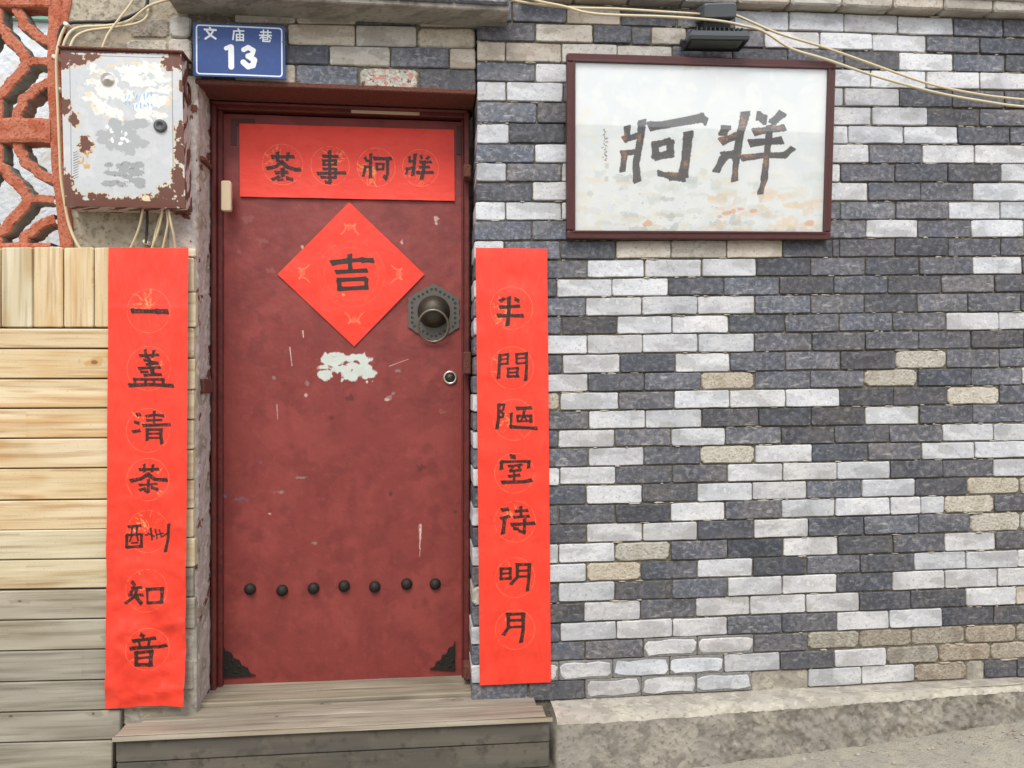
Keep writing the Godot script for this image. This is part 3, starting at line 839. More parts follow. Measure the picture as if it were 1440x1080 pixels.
func build_plinth():
	var w := thing("concrete_plinth", "crumbling concrete plinth under the brick wall", "plinth", at(1100, 1060, .1))
	var n := FastNoiseLite.new()
	n.seed = 5; n.frequency = 9.0; n.fractal_octaves = 4
	var n2 := FastNoiseLite.new()
	n2.seed = 9; n2.frequency = 45.0; n2.fractal_octaves = 3
	var x0 := at(783, 1010, .14).x
	var x1 := at(1440, 1000, .14).x + 1.5
	var nx := 420
	var prof := []                            # (z, y above lane, crumble) filled per station
	var rings := []
	var top0 := at(800, 1012, .15).y
	for i in nx + 1:
		var x: float = lerp(x0, x1, float(i) / nx)
		var yb := joint_y(35, x) + .002           # where the bricks stop
		var rise := clampf((x - 1.0) / 1.0, 0, 1)
		var yt: float = lerp(top0, top0 + .035, clampf((x - x0) / 2.0, 0, 1.6))
		var zf: float = lerp(.15, .12, rise)
		var cr: float = smoothstep(.75, 1.05, x + .15 * n.get_noise_2d(x * .5, 3.0))
		var ring := []
		var back: float = yb - .003
		var e: float = yt + .006 * n.get_noise_2d(x * .35, 8.0)
		var pr := [[-.03, back, .0], [.002, back - .002, .1], [.02, lerp(back, e, .30) - .004, .3], [.045, lerp(back, e, .62) - .004, .3], [.075, lerp(back, e, .85) - .002, .25], [.1, e + .002, .25], [zf - .026, e, .25], [zf - .010, e - .005, .4], [zf, e - .018, .6]]
		for j in range(1, 26): pr.append([zf + .0004 * j, yt - .018 - j * .0115, 1.0])
		for p in pr:
			var d: float = p[2] * (.006 * n.get_noise_3d(x, p[1] * 1.0, p[0]) + .003 * n2.get_noise_3d(x, p[1], p[0]))
			var d2: float = p[2] * cr * (.012 * n.get_noise_3d(x * 1.2, p[1] * 1.2, 4.0) + .011 * n2.get_noise_3d(x, p[1], 2.0) - .006)
			var yy: float = p[1] + d * .7 + .006 * p[2] * n2.get_noise_2d(x * .7, p[0] * .7)
			ring.append(Vector3(x, yy, p[0] + d + d2 * (1.0 if p[0] > .1 else .2)))
		rings.append(ring)
	var top := begin()
	var face := begin()
	top.set_smooth_group(0)
	face.set_smooth_group(0)
	for i in nx:
		for j in rings[0].size() - 1:
			var s := top if j < 8 else face
			var a: Vector3 = rings[i][j]; var b: Vector3 = rings[i + 1][j]; var c: Vector3 = rings[i + 1][j + 1]; var d: Vector3 = rings[i][j + 1]
			var t0: float = j * .022 if j < 8 else .176 + (j - 8) * .0115; var t1: float = t0 + (.022 if j < 8 else .0115)
			quad(s, a, b, c, d, Vector2(a.x, t0), Vector2(b.x, t0), Vector2(c.x, t1), Vector2(d.x, t1))
	for j in range(0, rings[0].size() - 1):       # left end
		var a: Vector3 = rings[0][j]; var b: Vector3 = rings[0][j + 1]
		quad(face, a, b, Vector3(b.x, b.y, -.05), Vector3(a.x, a.y, -.05), Vector2(a.z, a.y), Vector2(b.z, b.y), Vector2(0, b.y), Vector2(0, a.y))
	var crumbs := begin()
	var e3 := RandomNumberGenerator.new()
	e3.seed = 31
	for k in 130:
		var x := x0 + .25 + pow(e3.randf(), .8) * 1.6
		var z := .17 + .16 * pow(e3.randf(), 2.5)
		var r := e3.randf_range(.002, .008)
		var g := ground_y(x, z) + r * .3
		var up := Vector3(x, g + r, z)
		for m in 5:
			var t := TAU * m / 5.0; var t2 := TAU * (m + 1) / 5.0
			tri(crumbs, up, Vector3(x + cos(t) * r * 1.2, g, z + sin(t) * r), Vector3(x + cos(t2) * r * 1.2, g, z + sin(t2) * r), Vector2(x, z), Vector2(x + r, z), Vector2(x, z + r))
			tri(crumbs, Vector3(x + cos(t2) * r * 1.2, g, z + sin(t2) * r), Vector3(x + cos(t) * r * 1.2, g, z + sin(t) * r), Vector3(x, g - r, z))
	tag(put(done(crumbs), "mortar_crumbs", M.taupe, self), "loose mortar crumbs along the foot of the concrete plinth", "crumbs", "", "stuff")
	part(top, "ledge", M.cement, w)
	part(face, "face", M.cement_face, w)

# ------------------------------------------------------------------ doorway
const ZD := -.20             # front of the door leaf
func build_doorway():
	# house body behind everything, so that no daylight comes through
	var hb := begin()
	cuboid(hb, Vector3(at(105, 500).x, -.6, -1.2), Vector3(at(1440, 500).x + 1.6, 2.75, -.42), .01)
	struct(hb, "house_core", M.pier)
	# left jamb: plastered pier end
	var xj := at(276, 540).x
	var j := thing("plaster_jamb", "flaking pinkish grey plaster jamb left of the red door", "jamb", at(272, 1000))
	var st := begin()
	var n := FastNoiseLite.new(); n.seed = 3; n.frequency = 7.0; n.fractal_octaves = 4
	var y0 := at(276, 1008).y - .02; var y1 := at(290, 116).y + .02
	var x0 := at(236, 540).x
	st.set_smooth_group(0)
	var ny := 110
	var prof := [Vector2(x0, -.012), Vector2(lerp(x0, xj, .5), -.004), Vector2(xj - .02, 0.0), Vector2(xj - .004, -.003), Vector2(xj + .001, -.012)]
	for k in 9: prof.append(Vector2(xj + .002, -.02 - k * .022))
	var rings := []
	for i in ny + 1:
		var y: float = lerp(y0, y1, float(i) / ny)
		var r := []
		for k in prof.size():
			var p: Vector2 = prof[k]
			var d := .006 * n.get_noise_2d(y * 1.5, k * .05) + .005 * n.get_noise_2d(y * 5.0, k * .2 + 7)
			var edge := 1.8 if k == 3 or k == 4 else .8
			r.append(Vector3(p.x + d * (edge if k > 1 else 0.0), y, p.y + (d * .6 if k < 4 else 0.0)))
		rings.append(r)
	for i in ny:
		for k in prof.size() - 1:
			var a: Vector3 = rings[i + 1][k]; var b: Vector3 = rings[i + 1][k + 1]; var c: Vector3 = rings[i][k + 1]; var d: Vector3 = rings[i][k]
			quad(st, a, b, c, d, Vector2(k * .022, -a.y), Vector2(k * .022 + .022, -b.y), Vector2(k * .022 + .022, -c.y), Vector2(k * .022, -d.y))
	part(st, "plaster", M.jamb, j)
	st = begin()
	cuboid(st, Vector3(x0, y0 - .25, -.3), Vector3(xj - .012, y1, -.03), .004)
	part(st, "core", M.pier, j)
	for b in [[281, 533, 299, 552], [283, 218, 303, 240]]:
		st = begin()
		var p := at(b[0], b[1], -.03); var q := at(b[2], b[3], -.16)
		cuboid(st, Vector3(xj - .004, q.y, -.155), Vector3(xj + .014, p.y, -.04), .003)
		part(st, "anchor_plate", M.rust, j)

	# steel frame
	var f := thing("door_frame", "dark red painted steel frame around the door leaf", "door frame", at(480, 955, -.16))
	var yb := at(480, 957, ZD).y
	var ysof := at(500, 123).y
	var xr := at(661, 540).x
	st = begin()
	cuboid(st, Vector3(xj - .01, ysof - .006, -.24), Vector3(xr + .02, ysof + .012, -.006), .003)
	part(st, "soffit_board", M.rust, f)
	st = begin()                              # head
	var yh := at(490, 152, -.15).y
	cuboid(st, Vector3(xj, yh, -.25), Vector3(xr, ysof - .007, -.15), .006)
	cuboid(st, Vector3(xj, yh - .012, -.25), Vector3(xr, yh + .02, -.172), .004)
	part(st, "head", M.frame_red, f)
	st = begin()                              # left stile with its stop
	var xs := at(310, 540, -.165).x
	cuboid(st, Vector3(xj + .004, yb - .03, -.26), Vector3(xs - .014, yh + .001, -.150), .006)
	cuboid(st, Vector3(xs - .015, yb - .03, -.26), Vector3(xs + .002, yh - .013, -.178), .004)
	part(st, "stile", M.frame_red, f)
	st = begin()                              # right stile
	var xt := at(651, 540, -.165).x
	cuboid(st, Vector3(xt + .004, yb - .01, -.26), Vector3(xr + .006, yh + .001, -.150), .004)
	cuboid(st, Vector3(xt - .004, yb - .01, -.26), Vector3(xt + .005, yh - .013, -.178), .003)
	part(st, "stile", M.frame_red, f)
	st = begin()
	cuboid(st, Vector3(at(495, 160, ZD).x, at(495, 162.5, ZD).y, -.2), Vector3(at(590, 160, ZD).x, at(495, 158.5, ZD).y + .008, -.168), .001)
	part(st, "painted_gap_light", M.cream, f)  # cream strip standing in for light showing through the gap above the leaf
	for b in [[652, 495, 664, 526], [657, 232, 666, 250], [655, 935, 668, 955]]:
		st = begin()
		var p := at(b[0], b[1], -.1); var q := at(b[2], b[3], -.1)
		cuboid(st, Vector3(xr - .018, q.y, -.15), Vector3(xr + .008, p.y, -.09), .003)
		part(st, "wall_tie", M.rust, f)
	st = begin()                              # cream door contact on the left stile
	var ca := at2(311, 254, -.14); var cb := at2(325, 297, -.14)
	slab(st, [Vector2(ca.x, ca.y), Vector2(cb.x, ca.y), Vector2(cb.x, cb.y), Vector2(ca.x, cb.y)], -.155, -.135, .003, 0.0, .005)
	solo(st, "door_contact", M.cream, "slim cream plastic strip on the upper left door frame", "door sensor")

	# leaf
	var d := thing("red_door", "weathered dark red iron door with studs and ring knocker", "door", at(480, 955, ZD))
	var a := at2(312, 160, ZD); var b := at2(653, 957, ZD)
	st = begin()
	var q := [[312, 160], [653, 160], [653, 957], [312, 957]]
	sheet(st, Vector3(a.x, a.y, ZD), Vector3(b.x - a.x, 0, 0), Vector3(0, b.y - a.y, 0), 14, 30, .03, func(u, v): return .0018 * sin(u * 9.0 + v * 4.0) * sin(v * 13.0 + 1.0))
	part(st, "leaf", door_paint(q), d)
	st = begin()
	cuboid(st, Vector3(a.x, b.y - .002, ZD - .03), Vector3(b.x, b.y + .012, ZD + .008), .003)
	part(st, "bottom_rail", M.frame_red, d)
	var stud_prof := [Vector2(.0, .020), Vector2(.009, .0185), Vector2(.016, .014), Vector2(.0205, .006), Vector2(.0215, -.006)]
	stud_prof.reverse()
	var sm := begin(); sm.set_smooth_group(0)
	lathe(sm, Vector3.ZERO, stud_prof, 20)
	var stud := done(sm)
	for p in [[352, 828], [397, 830], [441, 827], [484, 824], [527, 825], [572, 821], [612, 821]]:
		put(stud, "stud", M.iron, d, at(p[0], p[1], ZD) + Vector3(0, 0, .002))
	for p in [[[313, 908], [359, 950], [313, 953]], [[640, 902], [640, 943], [605, 941]]]:
		st = begin()
		var poly := PackedVector2Array()
		# scalloped hypotenuse
		var v0 := at2(p[0][0], p[0][1], ZD); var v1 := at2(p[1][0], p[1][1], ZD); var v2 := at2(p[2][0], p[2][1], ZD)
		if p[0][0] < 400:
			for k in 9: poly.append(v0.lerp(v1, k / 8.0) + (v2 - (v0 + v1) / 2).normalized() * (.006 if k % 2 else -.002))
			poly.append(v2)
		else:
			poly.append(v0); poly.append(v1)
			for k in 9: poly.append(v2.lerp(v0, k / 8.0) + (v1 - (v0 + v2) / 2).normalized() * (.006 if k % 2 else -.002))
		if not Geometry2D.is_polygon_clockwise(poly): pass
		prism(st, poly, ZD - .003, ZD + .006, .0)
		var o := part(st, "corner_plate", M.iron, d)
		for k in 4:
			var s := begin(); s.set_smooth_group(0)
			var c := (v0 + v1 + v2) / 3.0 + Vector2(cos(k * 1.7), sin(k * 1.7)) * .022
			lathe(s, Vector3(c.x, c.y, ZD + .005), [Vector2(.005, 0), Vector2(.004, .003), Vector2(0, .004)], 10)
			part(s, "rivet", M.iron, o)
	for p in [[325, 170, 333, 205], [642, 180, 650, 218]]:
		st = begin()
		slab(st, pxq(p[0], p[1], p[2], p[3], ZD), ZD - .004, ZD + .0045, .001, .001, .003)
		slab(st, pxq(p[0], p[1] - 3, p[0] + (34 if p[0] < 400 else 10), p[1] + 7, ZD), ZD - .004, ZD + .0035, .001, .001, .003)
		part(st, "corner_plate", M.plate_red, d)
	build_knocker(d)
	st = begin(); st.set_smooth_group(0)
	var lc := at(633, 531, ZD)
	lathe(st, lc, [Vector2(.026, -.004), Vector2(.026, .006), Vector2(.0235, .009), Vector2(.019, .009), Vector2(.018, .004)], 24)
	var lk := part(st, "lock_rim", M.steel, d)
	st = begin(); st.set_smooth_group(0)
	lathe(st, lc, [Vector2(.0178, .0), Vector2(.0175, .006), Vector2(0, .0065)], 24)
	part(st, "lock_cylinder", M.bronze, lk)

func door_paint(q: Array) -> StandardMaterial3D:
	var w := 480; var h := 1120
	canvas(w, h, grey(133, 56, 52))
	layer(nz(w, h, .006, 5, 61), .42, .75, grey(147, 66, 61), .8)
	layer(nz(w, h, .013, 5, 62), .55, .8, grey(121, 50, 47), .75)
	layer(nz(w, h, .035, 4, 63), .6, .85, grey(152, 70, 64), .4)
	layer(nz(w, h, .02, 4, 64, FastNoiseLite.TYPE_SIMPLEX_SMOOTH, 1, 6), .62, .9, grey(118, 48, 45), .4)
	layer(nz(w, h, .15, 3, 65), .78, .92, grey(98, 40, 36), .5)
	layer(nz(w, h, .04, 5, 66), .76, .82, grey(108, 60, 54), .35)
	# residue of an old notice, paint flakes, scratches
	var e := RandomNumberGenerator.new(); e.seed = 77
	var pale := grey(206, 214, 206)
	for k in 46:
		var p := spot(q, e.randf_range(452, 516), e.randf_range(495, 525))
		splat(p.x, p.y, e.randf_range(9, 17), e.randf_range(6, 11), pale.lerp(grey(190, 190, 180), e.randf() * .4), 1.2)
	for k in 30:
		var p := spot(q, e.randf_range(444, 524), e.randf_range(490, 531))
		splat(p.x, p.y, e.randf_range(1.5, 4), e.randf_range(1.5, 4), pale, 1.4)
	for f in [[337, 693, 11, 4, 1], [315, 688, 4, 4, 1], [421, 664, 10, 3, 2], [391, 684, 8, 3, 2], [438, 756, 7, 4, 2], [365, 642, 3, 3, 1], [377, 714, 3, 2, 3], [546, 552, 5, 5, 2], [551, 547, 5, 3, 2], [541, 556, 4, 3, 3], [422, 342, 3, 4, 3], [404, 372, 4, 3, 3], [562, 333, 3, 5, 3], [428, 533, 4, 5, 2], [427, 549, 3, 4, 3], [383, 524, 4, 4, 2], [556, 515, 6, 4, 2], [590, 652, 9, 6, 4], [490, 553, 7, 6, 4], [547, 688, 4, 5, 4], [640, 715, 4, 4, 4], [463, 580, 4, 4, 4], [612, 299, 4, 10, 3], [347, 305, 10, 8, 5], [365, 335, 10, 6, 5], [380, 375, 8, 6, 5], [335, 350, 4, 4, 5], [505, 370, 5, 5, 5], [620, 572, 6, 5, 5]]:
		var p := spot(q, f[0], f[1])
		var c: Color = [Color.WHITE, grey(110, 98, 118), grey(150, 130, 122), grey(212, 196, 186), grey(92, 44, 40), grey(146, 84, 78)][f[4]]
		splat(p.x, p.y, f[2] * 1.2, f[3] * 1.1, c, 1.6, .75, .8)
	for s in [[589, 734, 589, 752, 4], [589, 752, 588, 766, 2], [589, 766, 588, 778, 1], [405, 482, 408, 508, 1.6], [387, 562, 388, 582, 1], [545, 508, 572, 498, 1], [423, 459, 424, 468, 2]]:
		brush([spot(q, s[0], s[1]), spot(q, s[2], s[3])], s[4] * 1.5, s[4], grey(222, 206, 198), .8, .5, .9)
	for k in 170:
		var p := Vector2(e.randf() * w, e.randf() * h)
		brush([p, p + Vector2(e.randf_range(-12, 12), e.randf_range(-14, 14))], 1.2, .8, grey(158, 92, 84) if e.randf() < .6 else grey(90, 38, 36), .8, .8, e.randf_range(.2, .55))
	return mat(texture(), .5, bump(nz(w, h, .02, 4, 67), 2.0), .5)

func build_knocker(d: Node3D):
	var c := at(610, 440, ZD)
	var k := .0026                             # metres per drawing unit at the door
	var poly := PackedVector2Array()
	# hexagonal plate with a pierced, cusped rim
	var hexa := []
	for j in 6: hexa.append(Vector2(0, 42).rotated(-j * TAU / 6 + .0))
	for j in 6:
		var a: Vector2 = hexa[j]; var b: Vector2 = hexa[(j + 1) % 6]
		for i in 6:
			var p := a.lerp(b, i / 6.0)
			poly.append(Vector2(c.x, c.y) + p * (1.0 if i == 0 else (.985 if i % 2 else 1.025)) * k)
	var st := begin()
	prism(st, poly, ZD - .003, ZD + .008, .0)
	var plate := part(st, "knocker_plate", M.plate_iron, d)
	for j in 6:                                # raised beads and curls along the rim
		var a: Vector2 = hexa[j]; var b: Vector2 = hexa[(j + 1) % 6]
		for i in 5:
			var p := a.lerp(b, (i + .5) / 5.0) * .84
			st = begin(); st.set_smooth_group(0)
			var g := []
			for m in 9: g.append(Vector3(c.x + p.x * k + cos(m * .75 + j) * .0036 , c.y + p.y * k + sin(m * .75 + j) * .0036, ZD + .0085))
			tube(st, g, .0013, 5)
			part(st, "curl", M.lamp_black, plate)
	st = begin(); st.set_smooth_group(0)
	lathe(st, Vector3(c.x, c.y + .004, ZD), [Vector2(.060, .004), Vector2(.060, .012), Vector2(.056, .016), Vector2(.053, .030), Vector2(.047, .045), Vector2(.036, .057), Vector2(.020, .064), Vector2(.0, .066)], 32)
	part(st, "knocker_boss", M.bronze, d)
	st = begin(); st.set_smooth_group(0)
	lathe(st, Vector3(c.x + .003, c.y + .004, ZD + .067), [Vector2(.009, -.004), Vector2(.008, .008), Vector2(.0, .010)], 12)
	part(st, "knocker_eye", M.bronze, d)
	var ring := []
	var rc := Vector3(c.x - .002, c.y - .052, ZD + .040)
	for m in 40:
		var t := TAU * m / 40
		ring.append(rc + Vector3(cos(t) * .055, sin(t) * .056, .030 * sin(t) + .006))
	st = begin(); st.set_smooth_group(0)
	tube(st, ring, .0042, 10, true)
	part(st, "knocker_ring", M.ring, d)

# ------------------------------------------------------------------ paper
func build_papers():
	# horizontal scroll on the door
	var q := [[336, 174], [639, 182], [639, 283], [338, 276]]
	paper(1024, 340)
	for m in [[396, 231, 28, .55, 1], [462, 233, 27, .5, 2], [527, 235, 27, 1.6, 3], [590, 236, 26, .5, 4]]: medallion(q, m[0], m[1], m[2], m[3], m[4])
	write("scroll", q, grey(44, 30, 24))
	var s := para(q[0], q[1], q[2], q[3], ZD + .0085)
	var st := begin(); st.set_smooth_group(0)
	sheet(st, s[0], s[1], s[2], 24, 8, .0008, func(u, v): return .0012 * sin(u * 14 + v * 3) + (.003 * smoothstep(.9, 1.0, v) * (.5 + .5 * sin(u * 40))))
	solo(st, "door_scroll", paper_mat(), "horizontal red paper scroll with four characters across the door top", "paper scroll")
	# diamond
	q = [[389, 286], [596, 286], [596, 489], [389, 489]]
	paper(768, 754)
	var o := spot(q, 493, 384)
	var kk: float = CW / 207.0
	for j in 70:
		var a := TAU * j / 70.0
		for rr in [47.0, 38.0]:
			if rng.randf() < .8: brush([o + Vector2(cos(a), sin(a)) * rr * kk, o + Vector2(cos(a + .09), sin(a + .09)) * rr * kk], 2.5 * kk, 2.5 * kk, grey(252, 84, 54), .8, .7, .5)
	for j in 120:
		var p := o + Vector2(1, 0).rotated(rng.randf() * TAU) * sqrt(rng.randf()) * 45 * kk
		brush([p, p + Vector2(rng.randf_range(-6, 6), rng.randf_range(-6, 6)) * kk * .6], 2.4 * kk, 1 * kk, grey(252, 82, 52), .8, .8, .5)
	splat(spot(q, 482, 414).x, spot(q, 482, 414).y, 9, 10, grey(252, 150, 90), 1.0, .8)
	for c in [[491, 317, 0.0], [560, 383, 1.57], [497, 450, 3.14], [424, 384, -1.57]]:       # bat-shaped printed clouds
		var b := spot(q, c[0], c[1])
		for side in [-1, 1]:
			var g := []
			for m in 14:
				var t := m / 13.0
				g.append(b + (Vector2(side * (2 + t * 10), -4 + 12 * t * t) + Vector2(side * 3 * sin(t * 6.5), 2.5 * cos(t * 6.5))).rotated(c[2]) * kk)
			brush(g, 2.6 * kk, 2.0 * kk, grey(252, 126, 92), .9, .7, .8)
		splat(b.x, b.y, 5 * kk, 5 * kk, grey(252, 112, 80), .8, .7)
	write("diamond", q, grey(46, 38, 34), .15, .25)
	var t4 := at(492, 286, ZD + .006); var r4 := at(596, 384, ZD + .006); var b4 := at(499, 489, ZD + .006); var l4 := at(389, 384, ZD + .006)
	var ctr := (t4 + r4 + b4 + l4) / 4.0
	var e1 := (r4 - t4 + b4 - l4) / 2.0; var e2 := (l4 - t4 + b4 - r4) / 2.0
	var tl := at(389, 286, ZD + .006); var br := at(596, 489, ZD + .006)
	st = begin(); st.set_smooth_group(0)
	var nn := 16
	var P := func(i: int, j: int, dz: float) -> Vector3:
		var p := ctr + e1 * (float(i) / nn - .5) + e2 * (float(j) / nn - .5)
		return p + Vector3(0, 0, dz + .001 * sin(i * .7 + j * .45))
	var U := func(p: Vector3) -> Vector2: return Vector2((p.x - tl.x) / (br.x - tl.x), (p.y - tl.y) / (br.y - tl.y))
	for i in nn:
		for j in nn:
			var a: Vector3 = P.call(i, j, 0.); var b: Vector3 = P.call(i + 1, j, 0.); var c: Vector3 = P.call(i + 1, j + 1, 0.); var d: Vector3 = P.call(i, j + 1, 0.)
			quad(st, a, b, c, d, U.call(a), U.call(b), U.call(c), U.call(d))
	st.set_smooth_group(-1)
	for e in [[0, 0, 0, nn], [0, nn, nn, nn], [nn, nn, nn, 0], [nn, 0, 0, 0]]:
		for m in nn:
			var i0: int = e[0] + (e[2] - e[0]) * m / nn; var j0: int = e[1] + (e[3] - e[1]) * m / nn
			var i1: int = e[0] + (e[2] - e[0]) * (m + 1) / nn; var j1: int = e[1] + (e[3] - e[1]) * (m + 1) / nn
			var a: Vector3 = P.call(i0, j0, 0.); var b: Vector3 = P.call(i1, j1, 0.)
			quad(st, a, b, P.call(i1, j1, -.0009), P.call(i0, j0, -.0009), U.call(a), U.call(b), U.call(b), U.call(a))
	solo(st, "paper_diamond", paper_mat(), "diamond shaped red paper with one bold character on the door", "paper diamond")
	# couplets
	q = [[152, 348.5], [266, 348.5], [260, 990.5], [149.5, 995.5]]
	paper(264, 1500)
	for m in [[209, 437, 31, .9, 11], [209, 518, 31, .3, 12], [208, 605, 31, .4, 13], [208, 674, 30, .25, 14], [208, 747, 30, .7, 15], [206, 830, 30, .1, 16], [208, 912, 30, .12, 17]]: medallion(q, m[0], m[1], m[2], m[3], m[4])
	write("left", q, grey(48, 30, 24))
	s = para(q[0], q[1], q[2], q[3], .046)
	st = begin(); st.set_smooth_group(0)
	var n := FastNoiseLite.new(); n.seed = 12; n.frequency = 3.0; n.fractal_octaves = 3
	var folds := [[.2, .835, 1.0, .812, .0045], [.3, .972, 1.0, .955, .006], [.45, .79, .95, .765, .0035], [.05, .73, .4, .70, .003], [.15, .86, .55, .90, .003], [.3, .62, 1.0, .605, .002], [.0, .13, 1.0, .128, .0015], [.1, .55, .7, .53, .0018], [.5, .93, .9, .905, .003]]
	sheet(st, s[0], s[1], s[2], 22, 200, .0008, func(u, v):
		var fold := 0.0
		for f in folds:
			var p := Vector2(u, v * 5.7); var fa := Vector2(f[0], f[1] * 5.7); var fb := Vector2(f[2], f[3] * 5.7)
			var near := Geometry2D.get_closest_point_to_segment(p, fa, fb)
			var dd := p.distance_to(near)
			fold += f[4] * maxf(0.0, 1.0 - dd / .13) * (1.0 if p.y > near.y else .35)
		var low := smoothstep(.25, .95, v)
		return fold + .002 + .0012 * sin(u * 5 + v * 22) + low * (.014 * n.get_noise_2d(u * .35 + v * .6, v * 2.2 - u * .25) + .006 * absf(n.get_noise_2d(u * .5 + 9, v * 5.0 + u * .8)) + .008 * absf(n.get_noise_2d(u * 1.1 + 3, v * 3.0 - u * .9))) + .014 * smoothstep(.93, 1.0, v) * smoothstep(.35, 1.0, u))
	solo(st, "couplet_strip", paper_mat(), "long red paper couplet hanging over the wooden cladding, creased towards its foot", "couplet")
	q = [[668.5, 349], [770, 349], [774.5, 960], [675, 963]]
	paper(248, 1500)
	for m in [[719, 433, 30, .8, 21], [720, 517, 30, .2, 22], [722, 590, 29, .5, 23], [723, 665, 28, .12, 24], [724, 733, 29, .3, 25], [724, 812, 28, .06, 26], [724, 885, 28, .08, 27]]: medallion(q, m[0], m[1], m[2], m[3], m[4])
	write("right", q, grey(48, 30, 24))
	s = para(q[0], q[1], q[2], q[3], .009)
	st = begin(); st.set_smooth_group(0)
	sheet(st, s[0], s[1], s[2], 16, 100, .0008, func(u, v): return .0008 * sin(v * 71.0) + .0012 * n.get_noise_2d(u * .8, v * 7.0))
	solo(st, "couplet_strip", paper_mat(), "long smooth red paper couplet pasted on the brick wall beside the door", "couplet")

# ------------------------------------------------------------------ hanging board
func build_board():
	var tl := at(795, 71.5, .085); var tr := at(1174, 87.5, .085); var br := at(1171, 335, .030); var bl := at(800, 338, .030)
	var ex := ((tr - tl) + (br - bl)) / 2.0
	var up := ((tl - bl) + (tr - br)) / 2.0
	var mid := (tl + tr + br + bl) / 4.0
	var w := ex.length(); var h := up.length()
	var bx := ex.normalized()
	var bz := bx.cross(up).normalized()
	var by := bz.cross(bx)
	var t := Transform3D(Basis(bx, by, bz), mid)
	var o := thing("hanging_board", "framed shop board with two large brushed characters on brick wall", "board", mid - by * h / 2)
	XF = t
	var fw := .029
	for s in [[-w / 2, h / 2 - fw, w / 2, h / 2], [-w / 2, -h / 2, w / 2, -h / 2 + fw], [-w / 2, -h / 2 + fw, -w / 2 + fw, h / 2 - fw], [w / 2 - fw, -h / 2 + fw, w / 2, h / 2 - fw]]:
		var st := begin()
		cuboid(st, Vector3(s[0], s[1], -.028), Vector3(s[2], s[3], .0), .004, Color.WHITE, Vector2(s[0] * 3, s[1]), s[2] - s[0] < .1)
		cuboid(st, Vector3(max(s[0], -w / 2 + fw * .7), max(s[1], -h / 2 + fw * .7), -.02), Vector3(min(s[2], w / 2 - fw * .7), min(s[3], h / 2 - fw * .7), .003), .002, Color.WHITE, Vector2(s[0], s[1]), s[2] - s[0] < .1)
		part(st, "frame_rail", M.sign_frame, o)
	var q := [[805.5, 83], [1163, 97], [1160.5, 325], [810, 326]]
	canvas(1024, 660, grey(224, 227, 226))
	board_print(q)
	var st := begin()
	sheet(st, Vector3(-w / 2 + fw, h / 2 - fw, -.010), Vector3(w - 2 * fw, 0, 0), Vector3(0, -(h - 2 * fw), 0), 2, 2, .008, func(u, v): return 0.0)
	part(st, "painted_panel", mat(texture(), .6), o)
	st = begin()
	cuboid(st, Vector3(-w / 2 + fw - .002, -h / 2 + fw - .002, -.008), Vector3(w / 2 - fw + .002, h / 2 - fw + .002, -.005), .0003)
	part(st, "glass_pane", M.glass, o)
	XF = Transform3D.IDENTITY
